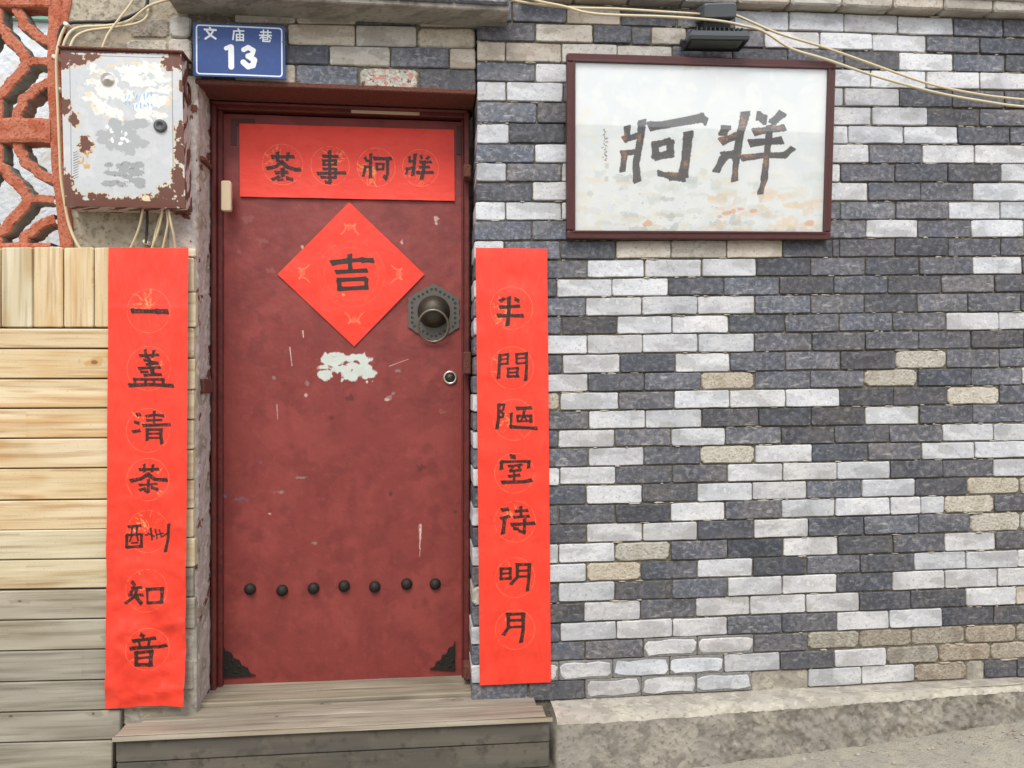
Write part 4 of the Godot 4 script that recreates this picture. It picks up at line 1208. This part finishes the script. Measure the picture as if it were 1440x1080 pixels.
func board_print(q: Array):
	var w := CW; var h := CH
	layer(nz(w, h, .004, 4, 71), .45, .7, grey(217, 222, 223), .8)
	layer(nz(w, h, .01, 5, 72), .55, .75, grey(229, 231, 227), .8)
	var e := RandomNumberGenerator.new(); e.seed = 5
	# faded landscape wash along the foot and rusty water stains
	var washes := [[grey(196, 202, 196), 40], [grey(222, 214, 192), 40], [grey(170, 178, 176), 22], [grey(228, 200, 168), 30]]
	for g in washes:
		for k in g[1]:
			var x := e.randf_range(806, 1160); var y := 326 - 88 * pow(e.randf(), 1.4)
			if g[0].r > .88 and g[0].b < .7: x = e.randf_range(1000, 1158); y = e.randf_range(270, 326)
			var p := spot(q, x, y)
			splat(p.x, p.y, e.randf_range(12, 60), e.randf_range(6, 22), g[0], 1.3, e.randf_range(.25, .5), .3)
	for k in 26:
		var p := spot(q, e.randf_range(815, 850), e.randf_range(150, 320))
		splat(p.x, p.y, e.randf_range(6, 22), e.randf_range(6, 26), grey(230, 220, 196), 1.2, .25, .3)
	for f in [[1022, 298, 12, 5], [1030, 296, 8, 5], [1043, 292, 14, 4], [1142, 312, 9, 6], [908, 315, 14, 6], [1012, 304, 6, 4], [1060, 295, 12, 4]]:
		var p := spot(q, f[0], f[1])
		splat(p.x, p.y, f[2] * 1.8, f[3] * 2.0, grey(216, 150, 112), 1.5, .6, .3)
	for k in 150:
		var p := spot(q, e.randf_range(860, 1010), e.randf_range(255, 322))
		splat(p.x, p.y, e.randf_range(1, 5), e.randf_range(1, 4), grey(140, 150, 150), 1.5, .4)
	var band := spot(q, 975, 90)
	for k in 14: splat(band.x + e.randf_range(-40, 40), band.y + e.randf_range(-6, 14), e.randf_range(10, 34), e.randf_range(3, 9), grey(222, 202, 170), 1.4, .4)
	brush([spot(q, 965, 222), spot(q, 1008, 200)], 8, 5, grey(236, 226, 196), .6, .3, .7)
	write("board", q, grey(36, 31, 29), .4, .2)
	# brown patches blended into parts of the ink strokes
	for f in [[1012, 193, 16, 6, -.5], [1025, 186, 14, 6, -.4], [1041, 170, 8, 14, 0], [1066, 182, 16, 5, 0], [1092, 176, 16, 5, 0], [1050, 216, 18, 5, 0], [1075, 225, 8, 14, 0], [1076, 262, 6, 16, 0], [875, 190, 6, 12, 0], [876, 215, 5, 16, 0], [945, 242, 12, 5, 0], [962, 228, 6, 8, 0], [1033, 240, 5, 12, 0], [896, 190, 5, 10, 0]]:
		var p := spot(q, f[0], f[1])
		for y in range(int(p.y - f[3] * 2.8), int(p.y + f[3] * 2.8)):
			for x in range(int(p.x - f[2] * 2.8), int(p.x + f[2] * 2.8)):
				if x < 0 or y < 0 or x >= w or y >= h: continue
				var i := (y * w + x) * 3
				if CB[i] < 110:
					var nv: float = RN[((y & 255) << 8) | (x & 255)] / 255.0
					var d := Vector2((x - p.x) / (f[2] * 2.6), (y - p.y) / (f[3] * 2.6)).length()
					blend(x, y, grey(166, 108, 62), clampf((1.15 - d) * (nv * 2.2 - .25), 0, .85))
	# small signature column and seal
	for k in 26:
		var y := 178 + k * 1.75
		var p := spot(q, 849 + e.randf_range(-2, 2), y)
		brush([p, p + Vector2(e.randf_range(-9, 9), e.randf_range(-4, 6)), p + Vector2(e.randf_range(-8, 8), e.randf_range(0, 8))], 2.6, 1.6, grey(92, 80, 62), .5, .3, .85)
	for y in [231, 250]:
		var p := spot(q, 852, y)
		for k in 7: brush([p + Vector2(-7, -9 + k * 3), p + Vector2(7, -9 + k * 3)], 1.6, 1.6, grey(150, 144, 120), .8, .5, .6)

# ------------------------------------------------------------------ number plate
func build_plate():
	var q := [[272, 31], [400, 37], [402, 111], [271, 107]]
	canvas(512, 300, grey(26, 62, 126))
	layer(nz(512, 300, .02, 4, 81), .55, .8, grey(34, 72, 138), .6)
	layer(nz(512, 300, .12, 3, 82), .78, .9, grey(64, 92, 140), .5)
	var fr := []
	for c in [[19, 14, PI, 1.5 * PI], [493, 14, 1.5 * PI, TAU], [493, 286, 0, .5 * PI], [19, 286, .5 * PI, PI]]:
		var rr := 16.0
		var cc := Vector2(c[0] + (rr if c[0] < 200 else -rr), c[1] + (rr if c[1] < 100 else -rr))
		for m in 6: fr.append(cc + Vector2(1, 0).rotated(lerp(float(c[2]), float(c[3]), m / 5.0)) * rr)
	fr.append(fr[0])
	brush(fr, 8, 8, grey(222, 226, 228), .2, .1)
	write("plate", q, grey(230, 232, 232), .1, .05)
	var p := spot(q, 280, 55)
	splat(p.x, p.y, 9, 9, grey(30, 34, 52), 1.0, .9)
	splat(p.x - 2, p.y - 9, 6, 6, grey(150, 140, 130), 1.0, .7)
	p = spot(q, 397, 59)
	splat(p.x, p.y, 6, 5, grey(80, 62, 54), 1.0, .9)
	var s := para(q[0], q[1], q[2], q[3], .012)
	var st := begin()
	sheet(st, s[0], s[1], s[2], 8, 4, .004, func(u, v): return .0025 * sin(u * 3.0) * v)
	var m := mat(texture(), .35)
	solo(st, "number_plate", m, "blue enamel house number plate with white 13", "number plate")

# ------------------------------------------------------------------ wooden cladding and step
func plank(w: Node3D, q: Array, zb: float, zf: float, m: Material, turned := false, tone := 0.0, called := "plank"):
	var st := begin()
	var g := rng.randf_range(.93, 1.06) + tone
	slab(st, q, zb, zf, .003, .0006, .004, Color(g, g * rng.randf_range(.99, 1.01), g * rng.randf_range(.96, 1.0)), Vector2(rng.randf() * 3, rng.randf() * 3), turned)
	return part(st, called, m, w)
func build_cladding():
	var w := thing("wood_cladding", "weathered pale plank cladding left of the door, behind a couplet", "cladding", at(100, 1085, .0))
	var z := .036
	var back := begin()
	cuboid(back, Vector3(at(-217, 500).x, -.3, -.06), Vector3(at(262, 500).x, at(100, 356, .0).y, .010), .002)
	part(back, "batten_board", M.lamp_black, w)
	# upright boards along the top
	var us := [-220, -176, -132, -88, -42, 1, 46, 89, 132, 175, 218, 256]
	for k in us.size() - 1:
		var dz := rng.randf_range(-.002, .002)
		plank(w, [at2(us[k] + .7, 347.5 + rng.randf(), z), at2(us[k + 1] - .7, 347.5 + rng.randf(), z), at2(us[k + 1] - .7, 460, z), at2(us[k] + .7, 460, z)], .0, z + dz, M.wood if k != 5 and k != 0 else M.wood_pale, true)
	var ys := [461.5, 490.5, 533, 574.5, 617, 659.5, 704, 746, 788, 831, 873, 916, 959.5, 1002.5, 1045.5, 1089, 1132, 1175]
	for k in ys.size() - 1:
		var sl := func(y: float) -> float: return (y - 500) * 5e-5
		var g: float = 1.0 if k != 6 and k != 8 else 2.2
		var ua := -220.0
		var ub := 256.0 if k < 13 else (169.0 if k == 13 else 158.0)
		var ya: float = ys[k] + (.6 if k != 7 else .2); var yb: float = ys[k + 1] - (g if k != 6 else .4)
		var q := [at2(ua, ya - sl.call(ya) * ua, z), at2(ub, ya - sl.call(ya) * ub, z), at2(ub, yb - sl.call(yb) * ub, z), at2(ua, yb - sl.call(yb) * ua, z)]
		plank(w, q, .0, z + rng.randf_range(-.002, .003), M.wood if k < 7 else (M.wood_pale if k < 9 else (M.wood_mid if k < 11 else M.wood_grey)), false, [.0, .0, .0, .02, .0, .04, .0, .04, .04, .0, -.1, .08, .05, .05, .0, .0, .0, .0][k])
	# short boards that close the edge beside the jamb
	var es := [349, 362, 411, 461, 504, 548.5, 590.5, 632.5, 675, 715.5, 756.5, 798, 840, 884]
	for k in es.size() - 1:
		var u1 := 274.0 + rng.randf_range(-1.5, 1.5) - k * .1
		plank(w, [at2(257, es[k] + .5, .02), at2(u1, es[k] + .5, .02), at2(u1, es[k + 1] - .8, .02), at2(257, es[k + 1] - .8, .02)], -.004, .024 + rng.randf_range(-.002, .002), M.wood_pale if k < 11 else M.wood_grey)
	plank(w, [at2(257, 928, .02), at2(271.5, 928.5, .02), at2(271.5, 969, .02), at2(257, 970, .02)], -.004, .024, M.wood_grey)
	var cb := begin()
	var p := at(164, 1003, .06); var q2 := at(277, 880, .01)
	cuboid(cb, Vector3(p.x, at(200, 1015, .05).y - .03, -.05), Vector3(at(275, 990, .02).x, q2.y, .016), .008)
	solo(cb, "jamb_block", M.cement, "pale cement block at the foot of the jamb, under a couplet", "cement block")

func build_step():
	var yt := at(490, 955, ZD).y - .002
	var w := thing("door_step", "weathered plank doorstep with dark front boards below the red door", "step", lvl(470, 1035, yt))
	var yo := yt - .014                        # the outer boards lie a little lower
	var front := lvl(490, 1021, yo).z
	var xl := lvl(158, 1036, yo).x; var xr := lvl(777, 1008, yo).x
	# treads lie flat: drawn in x, -z and turned down
	var tread := func(x0: float, x1: float, z0: float, z1: float, m: Material, dy: float, tone: float):
		XF = Transform3D(Basis(Vector3(1, 0, 0), Vector3(0, 0, -1), Vector3(0, 1, 0)), Vector3(0, yt, 0))
		plank(w, [Vector2(x0, -z0), Vector2(x1, -z0), Vector2(x1, -z1), Vector2(x0, -z1)], -.03, dy, m, false, tone)
		XF = Transform3D.IDENTITY
	var a := at(270, 980, 0).x; var b := at(664, 980, 0).x
	tread.call(a - .03, b + .02, -.32, -.125, M.wood_step, -.001, -.08)
	tread.call(a - .03, b + .02, -.121, -.035, M.wood_step, 0.0, .0)
	tread.call(xl + .05, xr - .04, -.031, .062, M.wood_step, -.013, .06)
	tread.call(xl + .005, xr - .02, .066, .158, M.wood_step, -.0135, .0)
	tread.call(xl, xr, .162, front, M.wood_mid, -.0125, -.04)
	# front boards
	var zf := front - .012
	var h1 := .102
	for s in [[yt - h1, yt - .031, 0.0], [yt - h1 - .086, yt - h1 - .003, -.004], [yt - h1 - .18, yt - h1 - .089, -.002]]:
		plank(w, [Vector2(xl + .006, s[1]), Vector2(xr - .008, s[1]), Vector2(xr - .008, s[0]), Vector2(xl + .006, s[0])], zf - .03, zf + s[2], M.wood_dirty)
	var st := begin()
	cuboid(st, Vector3(xl + .01, -.4, -.30), Vector3(xr - .012, yt - .048, zf - .032), .004)
	part(st, "carcass", M.wood_dirty, w)

# ------------------------------------------------------------------ lattice, meter box, wires, lamp
func build_lattice():
	var wl := begin()
	cuboid(wl, Vector3(-5.0, -.4, -1.3), Vector3(at(96, 100).x, 3.5, -1.1), .002)
	solo(wl, "courtyard_wall", M.limewash, "whitewashed wall seen through the terracotta lattice", "wall")
	wl = begin()
	cuboid(wl, Vector3(-4.0, at(0, 26, -1.08).y, -1.1), Vector3(at(70, 20, -1.08).x, at(0, 14, -1.08).y, -1.07), .002)
	solo(wl, "green_board", M.green, "pale green painted strip behind the top of the lattice", "board")
	var s := .00247
	var w := thing("lattice_screen", "orange terracotta openwork lattice beside the meter box", "lattice screen", at(0, 350, 0))
	var zb := -.075; var zf := -.01
	# frame bars
	var px := func(u: float, v: float) -> Vector2: return at2(u, v, zf)
	var mk := func(pts: Array, half: float, lift: float, called: String, n := 8):
		var st := begin()
		var fine := []
		for k in pts.size() - 1:
			for j in n: fine.append((pts[k] as Vector2).lerp(pts[k + 1], float(j) / n))
		fine.append(pts[-1])
		bar(st, fine, half * s, zb + lift * .1, zf + lift, .0022)
		part(st, called, M.terracotta, w)
	mk.call([px.call(82, -80), px.call(78, 10), px.call(76, 90), px.call(79, 180), px.call(85, 260), px.call(94, 352)], 9.0, .004, "frame_bar")
	mk.call([px.call(96, -80), px.call(88, 5), px.call(82, 45)], 9.0, .001, "frame_bar")
	for col in 3:
		var ox := -4.0 - col * 178.0
		if col > 0: mk.call([px.call(ox + 88, -80), px.call(ox + 90, 352)], 10.0, .004, "frame_bar")
		for row in 3:
			var oy := 86.0 + (row - 1) * 184.0 + (10.0 if row == 2 else 0.0)
			var sx: float = 4.0 if row == 2 and col == 0 else 0.0
			var C := func(x: float, y: float) -> Vector2: return px.call(ox + x * (1.0 + sx / 80.0), oy + y)
			var blk := begin()
			var bcut := begin()
			var curve := func(pts: Array, half: float, lift: float):
				var p3 := []
				for p in pts:
					var c: Vector2 = C.call(p[0], p[1])
					p3.append(Vector3(c.x, c.y, 0))
				var fine := []
				for p in spline(p3, 5): fine.append(Vector2(p.x, p.y))
				bar(blk, fine, half * s, zb + lift, zf + lift, .0024, bcut)
			for mx in [-1, 1]:
				var ring := [[0, -47], [10 * mx, -42], [17 * mx, -30], [26 * mx, -23], [37 * mx, -8], [40 * mx, 0], [37 * mx, 9], [26 * mx, 22], [18 * mx, 30], [10 * mx, 42], [0, 47]]
				curve.call(ring, 7.2, .0 + .0012 * mx)
				curve.call([[41 * mx, 0], [58 * mx, -1], [76 * mx, 0]], 5.5, -.002)
				for my in [-1, 1]:
					curve.call([[27 * mx, 84 * my], [27 * mx, 72 * my], [34 * mx, 60 * my], [36 * mx, 51 * my], [46 * mx, 46 * my], [53 * mx, 38 * my], [66 * mx, 31 * my], [77 * mx, 28 * my]], 6.6, -.0035 + .0006 * my + .0004 * mx)
			for my in [-1, 1]:
				curve.call([[0, 46 * my], [1, 60 * my], [0, 86 * my]], 5.5, -.0025)
			var ob := part(blk, "openwork_block", M.terracotta, w)
			part(bcut, "cement_side", M.cement_face, ob)
	for row in 3:
		var v := 0.0 if row == 0 else 183.0
		if row == 2: v = 358.0
		mk.call([px.call(-460, v), px.call(-200, v), px.call(-60, v + 1), px.call(20, v), px.call(72, v + 1)], 9.0 if row == 0 else 16.0, .0065, "frame_bar")

func build_pier():
	var st := begin()
	var x0 := at(90, 200, -.02).x; var x1 := at(266, 200, -.02).x
	var w := thing("cement_pier", "stained cement pier behind the rusty meter box", "pier", at(180, 350, -.02))
	cuboid(st, Vector3(x0, -.3, -.3), Vector3(x1, at(180, -120).y, -.018), .008)
	part(st, "pier_body", M.pier, w)
	for b in [[238, 22, 268, 52.5, "B"], [236, 54, 269, 98, "B"], [182, 24, 236, 52, "T"], [176, 54, 234, 88, "S"]]:
		st = begin()
		slab(st, pxq(b[0], b[1], b[2], b[3], -.006), -.08, -.006 if b[4] == "B" else -.013, .005, .003, .01, brick_tone(b[4]), Vector2(rng.randf() * 3, rng.randf() * 3))
		part(st, "brick", brick_mat(b[4]), w)

func build_meter_box():
	var zb := -.016; var zf := .075
	var q := [[85, 67], [254, 73], [261, 293], [90, 289]]
	var o := thing("meter_box", "rusty steel meter box with flaking white paint on the pier", "meter box", at(175, 291, zf))
	var s := para(q[0], q[1], q[2], q[3], zf)
	var ex: Vector3 = s[1]; var ey: Vector3 = s[2]
	var bx := ex.normalized(); var by := -ey.normalized()
	var bz := bx.cross(by).normalized()
	XF = Transform3D(Basis(bx, by, bz), s[0] + ex / 2 + ey / 2)
	var w := ex.length(); var h := ey.length()
	# body sides
	canvas(512, 512, grey(100, 60, 48))
	layer(nz(512, 512, .012, 5, 91), .42, .46, grey(196, 178, 172), 1.0)
	layer(nz(512, 512, .03, 4, 92), .6, .8, grey(120, 72, 52), .6)
	layer(nz(512, 512, .1, 3, 93), .74, .88, grey(84, 44, 38), .7)
	var side := mat(texture(), .75, bump(M.pit_image, 2.0), .5, 2.2)
	var st := begin()
	cuboid(st, Vector3(-w / 2, -h / 2, zb - zf), Vector3(w / 2, h / 2, -.006), .004)
	part(st, "housing", side, o)
	# front: rim and lid share one painted skin
	canvas(512, 640, grey(192, 194, 196))
	meter_paint(q)
	var skin := mat(texture(), .6, bump(nz(512, 640, .03, 4, 94), 1.5), .4)
	st = begin()
	sheet(st, Vector3(-w / 2, h / 2, -.003), Vector3(w, 0, 0), Vector3(0, -h, 0), 12, 14, .004, func(u, v):
		var du: float = min(u, 1 - u); var dv: float = min(v, 1 - v)
		return .003 if du > .075 and dv > .045 else -.0005)
	part(st, "lid", skin, o)
	st = begin()
	cuboid(st, Vector3(-w / 2 - .006, h / 2 - .004, zb - zf), Vector3(w / 2 + .008, h / 2 + .005, .006), .003)
	part(st, "rain_hood", M.rust, o)
	st = begin(); st.set_smooth_group(0)
	var k := chart(q, 225.5, 177.5)
	lathe(st, Vector3((k.x - .5) * w, (.5 - k.y) * h, .0), [Vector2(.021, -.002), Vector2(.021, .006), Vector2(.017, .010), Vector2(.010, .0105), Vector2(.008, .006), Vector2(0, .006)], 20)
	part(st, "lock_knob", M.knob, o)
	st = begin(); st.set_smooth_group(0)
	k = chart(q, 151, 112)
	lathe(st, Vector3((k.x - .5) * w, (.5 - k.y) * h, .0), [Vector2(.022, .0), Vector2(.021, .004), Vector2(.010, .006), Vector2(.008, .010), Vector2(0, .011)], 18)
	part(st, "screw", M.steel, o)
	st = begin(); st.set_smooth_group(0)             # hasp ring on the side
	var ring := []
	for m in 20: ring.append(Vector3(w / 2 + .004, h / 2 - .115 + cos(TAU * m / 20) * .034, -.05 + sin(TAU * m / 20) * .028))
	tube(st, ring, .004, 6, true)
	part(st, "side_ring", M.rust, o)
	XF = Transform3D.IDENTITY
func meter_paint(q: Array):
	var e := RandomNumberGenerator.new(); e.seed = 15
	var w := CW; var h := CH
	layer(nz(w, h, .01, 4, 95), .5, .8, grey(203, 204, 203), .8)
	layer(nz(w, h, .03, 4, 96), .66, .85, grey(180, 183, 185), .5)
	var S := func(x, y, rx, ry, c, r := 1.0, op := 1.0):
		var p := spot(q, x, y)
		splat(p.x, p.y, rx * 3.0, ry * 2.9, c, r, op)
	for k in 60: S.call(e.randf_range(128, 232), e.randf_range(92, 165), e.randf_range(5, 14), e.randf_range(4, 9), grey(222, 221, 217), 1.2)       # white remains of a notice
	for k in 50:
		var a := e.randf() * TAU
		S.call(182 + cos(a) * 58, 130 + sin(a) * 42, e.randf_range(2, 5), e.randf_range(1.5, 3.5), grey(224, 200, 160), 1.5, .5)
	for k in 30: S.call(e.randf_range(142, 202), e.randf_range(172, 215), 9, 7, grey(166, 168, 169), .8)
	for k in 40: S.call(e.randf_range(148, 203), e.randf_range(230, 262), 7, 4, grey(154, 156, 157), .6)
	for k in 9: S.call(e.randf_range(150, 190), e.randf_range(175, 202), e.randf_range(1, 4), e.randf_range(1, 4), grey(238, 236, 232), 1.4)
	# remnants of print
	for k in 16:
		var p := spot(q, 176 + (k % 8) * 5.2, 132 + (k / 8) * 13 + e.randf_range(-3, 3))
		brush([p, p + Vector2(e.randf_range(-5, 5), e.randf_range(8, 22))], 7, 4, grey(110, 172, 208), .9, .6, .8)
	for k in 40:
		var p := spot(q, 150 + e.randf() * 52, [230.0, 236.0, 246.0, 255.0, 261.0][k % 5])
		brush([p, p + Vector2(e.randf_range(-5, 5), e.randf_range(2, 9))], 3.5, 2, grey(108, 110, 112), .9, .5, .8)
	for k in 11:
		var p := spot(q, 103, 215 + k * 3.6)
		brush([p, p + Vector2(20, -9)], 4, 3, grey(96, 92, 96), .6, .4, .85)
	# rust where the paint has come off, with a cream edge of primer
	var rust := grey(102, 60, 46)
	var spots := [[90, 80, 16, 16], [108, 84, 14, 8], [128, 80, 12, 6], [246, 82, 12, 14], [236, 88, 10, 10], [90, 148, 9, 12], [104, 168, 7, 10], [120, 203, 10, 11], [254, 185, 9, 14], [254, 215, 9, 18], [250, 245, 9, 12], [92, 262, 10, 22], [100, 280, 16, 14], [130, 276, 10, 6], [140, 280, 14, 8], [170, 286, 30, 8], [215, 284, 26, 10], [235, 272, 14, 12], [252, 260, 10, 22], [254, 120, 4, 8]]
	for r in spots: S.call(r[0], r[1], r[2] + 2.5, r[3] + 2.5, grey(206, 190, 158), 1.0, .8)
	for r in spots: S.call(r[0], r[1], r[2], r[3], rust, 1.1)
	for k in 40:
		var x: float = lerp(86.0, 260.0, k / 39.0)
		S.call(x, 70.5, 6, 4.5, grey(96, 62, 56), .6)
		if e.randf() < .93: S.call(x + 3, 287, 6, 8, rust, .8)
	S.call(205, 279, 8, 4, grey(222, 204, 168), 1.2)
	for k in 14: S.call(e.randf_range(110, 130), e.randf_range(210, 235), e.randf_range(1, 3), e.randf_range(1, 4), grey(196, 146, 74), 1.5, .7)
	var dk := grey(96, 84, 84)
	brush([spot(q, 98, 72), spot(q, 100, 284)], 3, 3, dk, .6, .4, .7)
	brush([spot(q, 241, 76), spot(q, 244, 286)], 3, 3, dk, .6, .4, .7)
	brush([spot(q, 98, 77), spot(q, 241, 81)], 3, 3, dk, .6, .4, .7)

func cable(pts: Array, r: float, label: String, m: Material = M.cable, n := 6):
	var p := []
	for a in pts: p.append(at(a[0], a[1], a[2]))
	var st := begin(); st.set_smooth_group(0)
	tube(st, spline(p, n), r, 8)
	return solo(st, "cable", m, label, "cable")
func build_cables():
	cable([[700, -14, .05], [720, 0, .05], [793, 10, .045], [868, 12.5, .05], [940, 17, .06], [986, 20, .05]], .0042, "cream cable running from the canopy into the floodlight")
	cable([[735, -12, .06], [752, 0, .06], [793, 9, .055], [838, 19.5, .06], [938, 23.6, .085], [1007, 29, .10], [1040, 35, .10], [1073, 44, .095], [1112, 68, .095], [1160, 83, .10], [1234, 108, .075], [1318, 130.5, .055], [1387, 143, .05], [1440, 150, .05], [1560, 158, .05], [1700, 152, .05]], .0045, "lower of the two cream cables sagging across the board's corner")
	cable([[1028, 21, .05], [1040, 23.6, .055], [1095, 47, .075], [1151, 64, .09], [1195, 79, .08], [1245, 97, .07], [1307, 118, .055], [1373, 132, .05], [1440, 140, .05], [1560, 149, .05], [1700, 146, .05]], .0042, "upper of the two cream cables leaving the floodlight to the right")
	cable([[255, -5, .03], [228, 2, .03], [207, 10, .03], [180, 30, .03], [150, 36, .03], [115, 38, .035], [100, 44, .05], [92, 56, .06], [88, 70, .06]], .0042, "cream cable curving into the left top of the meter box")
	cable([[208, 8, .012], [207, 22, .02], [195, 32, .025], [165, 38, .03], [125, 43, .035], [106, 52, .05], [98, 68, .06]], .0042, "short looped cream cable just above the meter box")
	cable([[190, -6, .04], [182, 8, .04], [168, 26, .045], [152, 48, .05], [143, 70, .05]], .004, "straight cream cable crossing the others above the meter box")
	cable([[208, -5, .0], [205, 10, .0], [190, 20, .0], [160, 30, .0], [125, 31, .0], [95, 33, .005], [84, 45, .006], [82, 75, .006]], .0055, "black cable behind the cream cables above the meter box", M.cable_black)
	cable([[94, 34, .02], [86, 50, .02], [80, 75, .025], [80, 110, .02], [82, 160, .02], [84, 210, .02], [86, 250, .02], [92, 290, .02], [98, 318, .02], [108, 342, .025], [118, 356, .02]], .0048, "thick tan cable running down beside the lattice", M.cable)
	for c in [[[202, 286, .05], [198, 310, .04], [192, 330, .03], [182, 352, .02]], [[230, 286, .05], [226, 310, .04], [220, 332, .03], [212, 352, .02]], [[233, 286, .04], [236, 312, .04], [232, 335, .03], [228, 352, .02]], [[236, 286, .05], [240, 312, .05], [244, 330, .04], [247, 352, .02]], [[232, 286, .03], [224, 308, .02], [217, 335, .02], [214, 352, .02]]]:
		cable(c, .0036, ["cream wire hanging alone below the meter box", "outer left wire of the bunch below the meter box", "middle wire of the bunch below the meter box", "rightmost wire of the bunch below the meter box", "rear wire of the bunch below the meter box"][[202, 230, 233, 236, 232].find(c[0][0])])
	cable([[206, 286, .03], [207, 310, .02], [206, 330, .015], [205, 342, .02]], .0042, "black wire end hanging below the meter box", M.cable_black)
	for p in [[94, 35, "white cable clip nailed at the top of the lattice", .03], [76, 79, "white cable clip on the lattice strut", .02], [81, 124, "small white clip holding the tan cable", .02], [204, 340, "white connector cap under the meter box", .02]]:
		var st := begin()
		var a := at2(p[0] - 4, p[1] - 4, .02); var b := at2(p[0] + 4, p[1] + 4, .02)
		slab(st, [a, Vector2(b.x, a.y - .004), b, Vector2(a.x, b.y + .003)], -.012, p[3], .003, .001, .004)
		solo(st, "cable_clip", M.tie, p[2], "cable clip")

func build_floodlight():
	var c := at(1006, 58, .085)
	var o := thing("floodlight", "grey floodlight on the brick wall above the hanging board", "floodlight", c)
	# lamp head: faces down and slightly out
	XF = Transform3D(Basis(Vector3(0, 1, 0), deg_to_rad(0)) * Basis(Vector3(1, 0, 0), deg_to_rad(94)) * Basis(Vector3(0, 0, 1), deg_to_rad(5)), c)
	var st := begin()
	var w := .205; var h := .115
	cuboid(st, Vector3(-w / 2, -h / 2, -.014), Vector3(w / 2, h / 2, .008), .006)
	part(st, "lamp_body", M.lamp_grey, o)
	for s in [[-w / 2, h / 2 - .012, w / 2, h / 2], [-w / 2, -h / 2, w / 2, -h / 2 + .012], [-w / 2, -h / 2 + .012, -w / 2 + .012, h / 2 - .012], [w / 2 - .012, -h / 2 + .012, w / 2, h / 2 - .012]]:
		st = begin()
		cuboid(st, Vector3(s[0], s[1], .004), Vector3(s[2], s[3], .016), .003)
		part(st, "bezel_rail", M.lamp_black, o)
	st = begin()
	cuboid(st, Vector3(-w / 2 + .013, -h / 2 + .013, .006), Vector3(w / 2 - .013, h / 2 - .013, .011), .001)
	part(st, "lamp_glass", M.lamp_glass, o)
	for k in 11:
		st = begin()
		var x: float = -w / 2 + .025 + k * .0155
		cuboid(st, Vector3(x, -h / 2 + .012, -.030), Vector3(x + .005, h / 2 - .012, -.0135), .001)
		part(st, "cooling_fin", M.lamp_black, o)
	XF = Transform3D.IDENTITY
	var d := at(1007, 19, .055)
	XF = Transform3D(Basis(Vector3(0, 0, 1), deg_to_rad(4)) * Basis(Vector3(1, 0, 0), deg_to_rad(14)), d)
	st = begin()
	cuboid(st, Vector3(-.058, -.024, -.045), Vector3(.058, .026, .045), .005)
	part(st, "driver_box", M.lamp_grey, o)
	st = begin()
	cuboid(st, Vector3(-.048, -.055, -.05), Vector3(.048, -.022, .02), .004)
	part(st, "neck", M.lamp_black, o)
	XF = Transform3D.IDENTITY
	for side in [-1, 1]:
		st = begin()
		var p := c + Vector3(side * .108, 0, -.02)
		var a := c + Vector3(side * .095, .028, -.085)
		var g := [Vector3(a.x, a.y, 0.0), a.lerp(p, .3) + Vector3(0, .006, 0), p]
		tube(st, g, .008, 4)
		part(st, "bracket_arm", M.lamp_black, o)

func build_opposite():
	# the low courtyard wall across the lane that the board's glass mirrors
	var w := thing("opposite_wall", "low pale wall across the lane, mirrored in the board's glass", "wall", Vector3(0, 0, 5.0))
	var st := begin()
	cuboid(st, Vector3(-14, -.8, 5.0), Vector3(14, 2.85, 5.3), .01)
	part(st, "wall_body", M.beige, w)
	st = begin()
	cuboid(st, Vector3(-14, 2.85, 4.9), Vector3(14, 2.95, 5.4), .02)
	part(st, "coping", M.slate, w)

func _ready():
	rng.seed = 20240213
	# camera
	var cam := Camera3D.new()
	cam.name = "camera"
	add_child(cam)
	cam.position = EYE
	cam.rotation_degrees = Vector3(0, -YAW, 0)
	cam.fov = rad_to_deg(2.0 * atan(540.0 / F))
	cam.near = .05
	cam.far = 200.0
	cam.current = true
	# overcast sky
	var env := Environment.new()
	env.background_mode = Environment.BG_SKY
	var sk := ProceduralSkyMaterial.new()
	sk.sky_top_color = Color(.80, .83, .88)
	sk.sky_horizon_color = Color(.88, .89, .90)
	sk.sky_curve = .3
	sk.ground_bottom_color = Color(.35, .34, .32)
	sk.ground_horizon_color = Color(.7, .7, .69)
	sk.sun_angle_max = 1.0
	var sky := Sky.new()
	sky.sky_material = sk
	env.sky = sky
	env.background_energy_multiplier = 1.0
	env.tonemap_mode = Environment.TONE_MAPPER_LINEAR
	env.tonemap_exposure = 2.45
	env.sdfgi_enabled = true
	env.ssao_enabled = true
	env.ssil_enabled = true
	var we := WorldEnvironment.new()
	we.name = "world_environment"
	we.environment = env
	add_child(we)
	var sun := DirectionalLight3D.new()
	sun.name = "sun"
	sun.light_color = Color(1.0, .98, .95)
	sun.light_energy = .35
	sun.light_angular_distance = 25.0
	sun.shadow_enabled = true
	add_child(sun)
	sun.rotation_degrees = Vector3(-52, -14, 0)

	make_materials()
	print("materials ", Time.get_ticks_msec())
	build_ground()
	build_brick_wall()
	build_lintel()
	build_eaves()
	build_plinth()
	build_doorway()
	build_cladding()
	build_step()
	build_pier()
	build_lattice()
	build_opposite()
	build_board()
	build_meter_box()
	build_plate()
	build_papers()
	build_floodlight()
	build_cables()
	print("built ", Time.get_ticks_msec())
